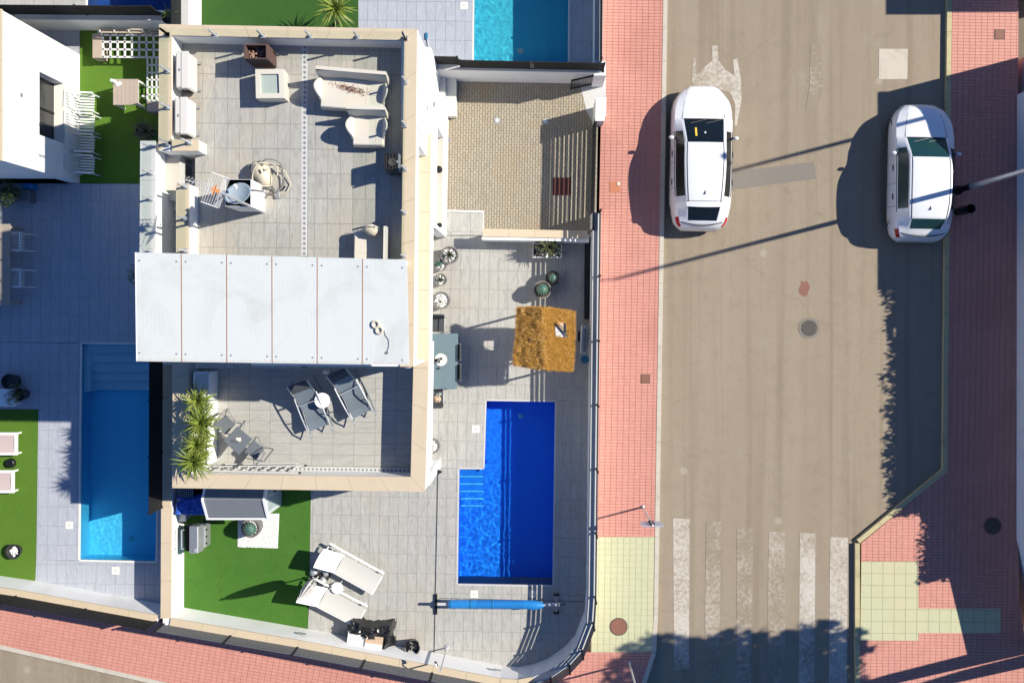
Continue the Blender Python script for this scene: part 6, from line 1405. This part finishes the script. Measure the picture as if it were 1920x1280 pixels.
        for s0 in (L - .32,): MB().grid(lambda u, v, sgn=sgn: (sgn * (rp(s0 + .22 * u, 7).x * (1 - v) + rp(s0 + .22 * u, 8).x * v + .008), rp(s0 + .22 * u, 7).y, (rp(s0 + .22 * u, 7).z * (1 - v) + rp(s0 + .22 * u, 8).z * v) + .004), 6, 2).build("tail_light", "lamp_red", t, local=True, smooth=True)
        MB().tube([(sgn * rp(s, 3).x * .97, rp(s, 3).y, rp(s, 3).z + .004) for s in (.3, .6, .9, ws[0])], .006, 5).build("bonnet_seam", "car_trim", t, local=True)
        for s in (L / 2 - wheelbase / 2, L / 2 + wheelbase / 2):
            p = rp(s, 9); c = Vector((sgn * (p.x - .17), p.y, .31)); wl_ = MB().tube([c - Vector((.1, 0, 0)), c + Vector((.1, 0, 0))], .31, 26).build("wheel", "rubber", t, local=True); MB().tube([c - Vector((.105, 0, 0)), c + Vector((.105, 0, 0))], .2, 18).build("rim", "alu", wl_, local=True)
            MB().tube([(sgn * (p.x - .03), p.y + .36 * math.cos(a_), .31 + .36 * math.sin(a_)) for a_ in [math.pi * k / 12 for k in range(13)]], .018, 6).build("wheel_arch", "car_trim", t, local=True)
    a = rp(ws[0], 0); b = rp(ws[0], 2)
    for sgn, l in ((1, .9), (.1, .8)): MB().bar((sgn * b.x * .85, a.y - .02, a.z + .015), (sgn * b.x * .85 - .45, a.y - .14, a.z + .09), .014, .012).build("wiper", "car_trim", t, local=True)
    MB().tube([(rp(ws[0] - .01, k).x * s_, rp(ws[0] - .01, k).y, rp(ws[0] - .01, k).z + .004) for s_, k in ((-1, 2), (-1, 1), (1, 0), (1, 1), (1, 2))], .018, 6).build("cowl", "car_trim", t, local=True)
    if fin:
        p = rp(rw[0] - .32, 0); MB().add([(p.x - .015, p.y + .08, p.z - .01), (p.x + .015, p.y + .08, p.z - .01), (p.x + .02, p.y - .06, p.z - .01), (p.x - .02, p.y - .06, p.z - .01), (p.x, p.y - .05, p.z + .055)], [(0, 1, 4), (1, 2, 4), (2, 3, 4), (3, 0, 4)]).build("roof_fin", "car_trim", t, local=True)
    if spoiler:
        p, q = rp(rw[0] - .06, 0), rp(rw[0] - .06, 3); MB().grid(lambda u, v: ((2 * u - 1) * q.x * (1.02 - .03 * v), p.y - .02 - .15 * v * (1 - .12 * (2 * u - 1) ** 2), p.z + .012 - .035 * v - .03 * (2 * u - 1) ** 2), 14, 4).build("spoiler", "car_white", t, local=True, smooth=True)
        MB().tube([((2 * u / 10 - 1) * q.x, p.y + .005, p.z + .006 - .03 * (2 * u / 10 - 1) ** 2) for u in range(11)], .006, 5).build("spoiler_seam", "car_trim", t, local=True)
    p = rp(L - .16, 0); q = rp(L - .16, 7)
    MB().tube([((2 * u / 12 - 1) * q.x * .98, p.y - .03 + .10 * (2 * u / 12 - 1) ** 2, p.z + .012 - .02 * (2 * u / 12 - 1) ** 2) for u in range(13)], .016, 6).build("light_bar", "car_trim", t, local=True)
    return t
K1 = [(0, .60, .30, .54, .36, .44), (.06, .73, .38, .62, .44, .50), (.20, .83, .46, .73, .56, .64), (.47, .91, .56, .81, .74, .82), (.72, .965, .60, .88, .81, .885), (.95, 1.0, .635, .92, .83, .895), (1.08, 1.04, .65, .95, .845, .90), (1.82, 1.42, .585, 1.01, .835, .90), (2.35, 1.475, .59, 1.02, .835, .90),
      (3.1, 1.455, .555, 1.04, .82, .91), (3.45, 1.43, .525, 1.05, .79, .905), (3.60, 1.385, .525, 1.035, .77, .89), (4.05, 1.03, .47, .95, .66, .80), (4.15, .95, .46, .87, .62, .74), (4.27, .76, .44, .70, .52, .60), (4.31, .48, .40, .44, .46, .52)]
c1 = car("parked_car", "white hatchback parked along the near kerb, a yellow slip behind its windscreen", 1307.5, 303, R(-.9), 4.31, 1.8, K1, ws=(1.08, 1.82), rw=(3.60, 4.05), sg=(1.52, 3.32))
MB().obox((-.26, 4.31 / 2 - 1.50, 1.277), (.055, .30, .006), Matrix.Rotation(R(-27), 3, 'X')).build("paper_slip", "yellow_card", c1, local=True); MB().lathe([(.035, 0), (.03, .02), (.01, .03)], (.0, 4.31 / 2 - 1.52, 1.285), 12).build("sensor", "lamp_clear", c1, local=True)
K2 = [(0, .58, .30, .52, .40, .48), (.08, .72, .40, .60, .50, .58), (.25, .84, .48, .73, .66, .74), (.6, .95, .57, .85, .81, .875), (.95, 1.02, .62, .93, .84, .90), (1.08, 1.06, .63, .96, .85, .90), (1.70, 1.43, .60, 1.0, .84, .90), (2.2, 1.49, .61, 1.01, .84, .90),
      (3.0, 1.47, .60, 1.02, .83, .90), (3.35, 1.40, .57, 1.02, .82, .895), (3.48, 1.35, .55, 1.02, .80, .88), (3.75, 1.08, .50, .98, .74, .85), (3.93, .94, .50, .87, .66, .78), (4.04, .74, .46, .68, .56, .66), (4.09, .50, .40, .46, .48, .54)]
c2 = car("parked_car", "white rounded car by the east kerb, one bonnet corner in shade", 1709.5, 330, R(-1.2), 4.09, 1.8, K2, glass="car_glass_green", ws=(1.08, 1.70), rw=(3.48, 3.75), sg=(1.45, 3.2), wheelbase=2.5, spoiler=False)
# ================================================================== street furniture
def sign(label, px, py, h, face, plate=True):
    t = thing("street_sign", label, "sign", W(px, py)); c = W(px, py); MB().lathe([(.06, 0), (.06, .02), (.03, .03)], c, 14).build("base_plate", "grey_metal", t); MB().tube([c, c + Vector((0, 0, h))], .03, 12).build("pole", "alu", t)
    z = h - .32; p = MB().box(c.x - .30, c.x + .30, c.y - .035, c.y - .015, z - .28, z + .30).build("sign_plate", "sign_back", t, bevel=.006)
    for dz in (-.15, .15): MB().box(c.x - .07, c.x + .07, c.y - .05, c.y + .04, z + dz - .02, z + dz + .02).build("clamp", "dark_metal", t)
sign("square sign seen from behind on a slim pole beside the zebra crossing", 1205, 950, 2.55, 0)
sign("slim sign pole on the corner pavement at the bottom edge", 1180, 1242, 2.4, 0)
def lamp(label, px, py, h, tip):
    t = thing("street_lamp", label, "street lamp", W(px, py)); c = W(px, py); MB().lathe([(.14, 0), (.14, .03), (.09, .06), (.085, .9)], c, 20).build("base", "dark_metal", t); MB().tube([c + Vector((0, 0, .05)), c + Vector((0, 0, h))], [.085, .045], 14).build("pole", "steel", t)
    MB().tube([c + Vector((0, 0, h)), c + Vector((-.4, .0, h + .12)), c + Vector((-.9, 0, h + .12))], .03, 10).build("arm", "steel", t); MB().ell(c + Vector((-1.15, 0, h + .12)), .32, .13, .07, 16, 8).build("lantern", "grey_metal", t, smooth=True)
lamp("tall grey street lamp post rising beside the white car on the east pavement", 1796, 357, 9.0, 0)
lamp("tall street lamp post on the east pavement outside the picture, seen by its shadow", 1975, 164, 8.9, 0)
for (px, py, l) in ((1797, 397, "black litter bin in shade on the pavement behind the white car"),):
    t = thing("litter_bin", l, "bin", W(px, py)); MB().cyl(W(px, py), .13, .8, 18).build("bin_body", "black_plastic", t); MB().lathe([(.14, .8), (.14, .84), (.11, .84), (.10, .7), (.01, .7)], W(px, py), 18).build("rim", "dark_metal", t)
# ================================================================== east side, mostly beyond the picture: walls, hedges, trees that throw the shade
ew = thing("east_wall", "long white boundary wall along the right picture edge", "wall", W(1908, 600))
MB().prism(poly([(1907, 178), (1921, 178), (1921, 1010), (1906, 1010)]), -1, 1.9).build("wall_body", "white_render", ew)
copings(ew, "coping_stone", "grey_coping", [W2(1905, 1010), W2(1906, 178)], -.28, .02, 1.9, 1.95)
MB().prism(poly([(1906, 1010), (1921, 1010), (1960, 1180), (1950, 1195)]), -1, 1.9).build("wall_body", "white_render", ew)
def boxhouse(name, label, x0, y0, x1, y1, h):
    t = thing(name, label, "house", W(x0, y0)); a, b = W(x0, y0), W(x1, y1); MB().box(a.x, b.x, b.y, a.y, -1, h).build("wall", "white_render", t); MB().box(a.x - .05, b.x + .05, b.y - .05, a.y + .05, h, h + .08).build("roof", "coping_stone", t)
    for k in range(3): y = a.y + (b.y - a.y) * (k + .5) / 3; MB().box(a.x - .03, a.x - .005, y - .4, y + .4, 1.0, 2.2).build("window", "screen_dark", t)
boxhouse("garage_building", "white garage block beyond the east pavement", 1924, 104, 2150, 470, 3.62)
boxhouse("annex_building", "white block beyond the pavement at the top right", 1924, -420, 2150, -44, 3.4)
def hedge(label, px0, py0, px1, py1, h, n, seed):
    rg = random.Random(seed); a, b = W(px0, py0), W(px1, py1); t = thing("hedge", label, "hedge", a); m = MB()
    for _ in range(n):
        x = rg.uniform(a.x, b.x); y = rg.uniform(b.y, a.y); top = h * (.93 + .10 * noise.noise(Vector((x * 1.5, y * 1.5, seed)))); z = top * rg.random() ** .35
        if rg.random() < .5: x = a.x + abs(rg.gauss(0, .12))
        p = Vector((x, y, z)); d = Vector((rg.gauss(0, 1), rg.gauss(0, 1), rg.gauss(0, 1) + .3)).normalized(); s = rg.uniform(.07, .15); q = d.orthogonal().normalized() * s * .5
        m.add([p - d * s * .5, p + q, p + d * s, p - q], [(0, 1, 2, 3)])
    o = m.build("foliage", "hedge_leaf", t); o["kind"] = "stuff"; MB().box(a.x + .25, b.x - .1, b.y + .1, a.y - .1, 0, h * .92).build("core", "hedge_leaf", t)
hedge("tall clipped hedge behind the white east wall", 1925, 472, 1975, 905, 3.8, 12000, 4)
hedge("lower hedge past the corner behind the white east wall", 1925, 905, 1975, 1040, 3.0, 5000, 6)
def tree(label, px, py, h, r, n, seed, zc=.7):
    rg = random.Random(seed); c = W(px, py); t = thing("broadleaf_tree", label, "tree", c)
    MB().tube([c, c + Vector((.05, .1, h * .3)), c + Vector((0, 0, h * .62))], [.22, .17, .1], 10).build("trunk", "bark", t)
    cl = []
    for i in range(16): a = i * 2.4; rr = r * math.sqrt((i + .5) / 16) * .8; cl.append(Vector((rr * math.cos(a), rr * math.sin(a), h * zc + rg.uniform(-.12, .16) * h * (1.1 - rr / r))))
    for k in cl[::2]: MB().tube([c + Vector((0, 0, h * .5)), c + k * .95], [.07, .025], 7).build("limb", "bark", t)
    m = MB()
    for _ in range(n):
        k = rg.choice(cl); v = Vector((rg.gauss(0, 1), rg.gauss(0, 1), rg.gauss(0, .8))); v = v.normalized() * r * .36 * rg.random() ** .4; p = c + k + v; s = rg.uniform(.16, .3); d = Vector((rg.gauss(0, 1), rg.gauss(0, 1), rg.gauss(0, 1))).normalized(); q = d.orthogonal().normalized() * s * .5; m.add([p - d * s * .5, p + q, p + d * s, p - q], [(0, 1, 2, 3)])
    o = m.build("crown", "hedge_leaf", t); o["kind"] = "stuff"
tree("large tree beyond the lower right corner, its crown shading the crossing", 2035, 1212, 11.0, 3.0, 15000, 11)
tree("tallest tree beyond the lower right corner, shading the corner kerb", 1940, 1208, 13.0, 3.0, 15000, 12)

# plain names for the kinds of wall, fence and house
for old, new in (("neighbour_house", "house"), ("neighbour_wall", "boundary_wall"), ("rear_boundary_wall", "boundary_wall"), ("north_street_wall", "boundary_wall"), ("north_divider_wall", "boundary_wall"), ("east_wall", "boundary_wall"), ("driveway_boundary_wall", "boundary_wall"),
                 ("plot_wall", "boundary_wall"), ("street_fence", "slat_fence"), ("south_fence", "slat_fence"), ("north_street_fence", "slat_fence"), ("neighbour_fence", "board_fence"), ("rear_fence", "board_fence"), ("divider_fence", "board_fence"), ("plot_fence", "board_fence"), ("driveway_fence", "board_fence"), ("driveway_fence.001", "board_fence")):
    o = bpy.data.objects.get(old)
    if o: o.name = new
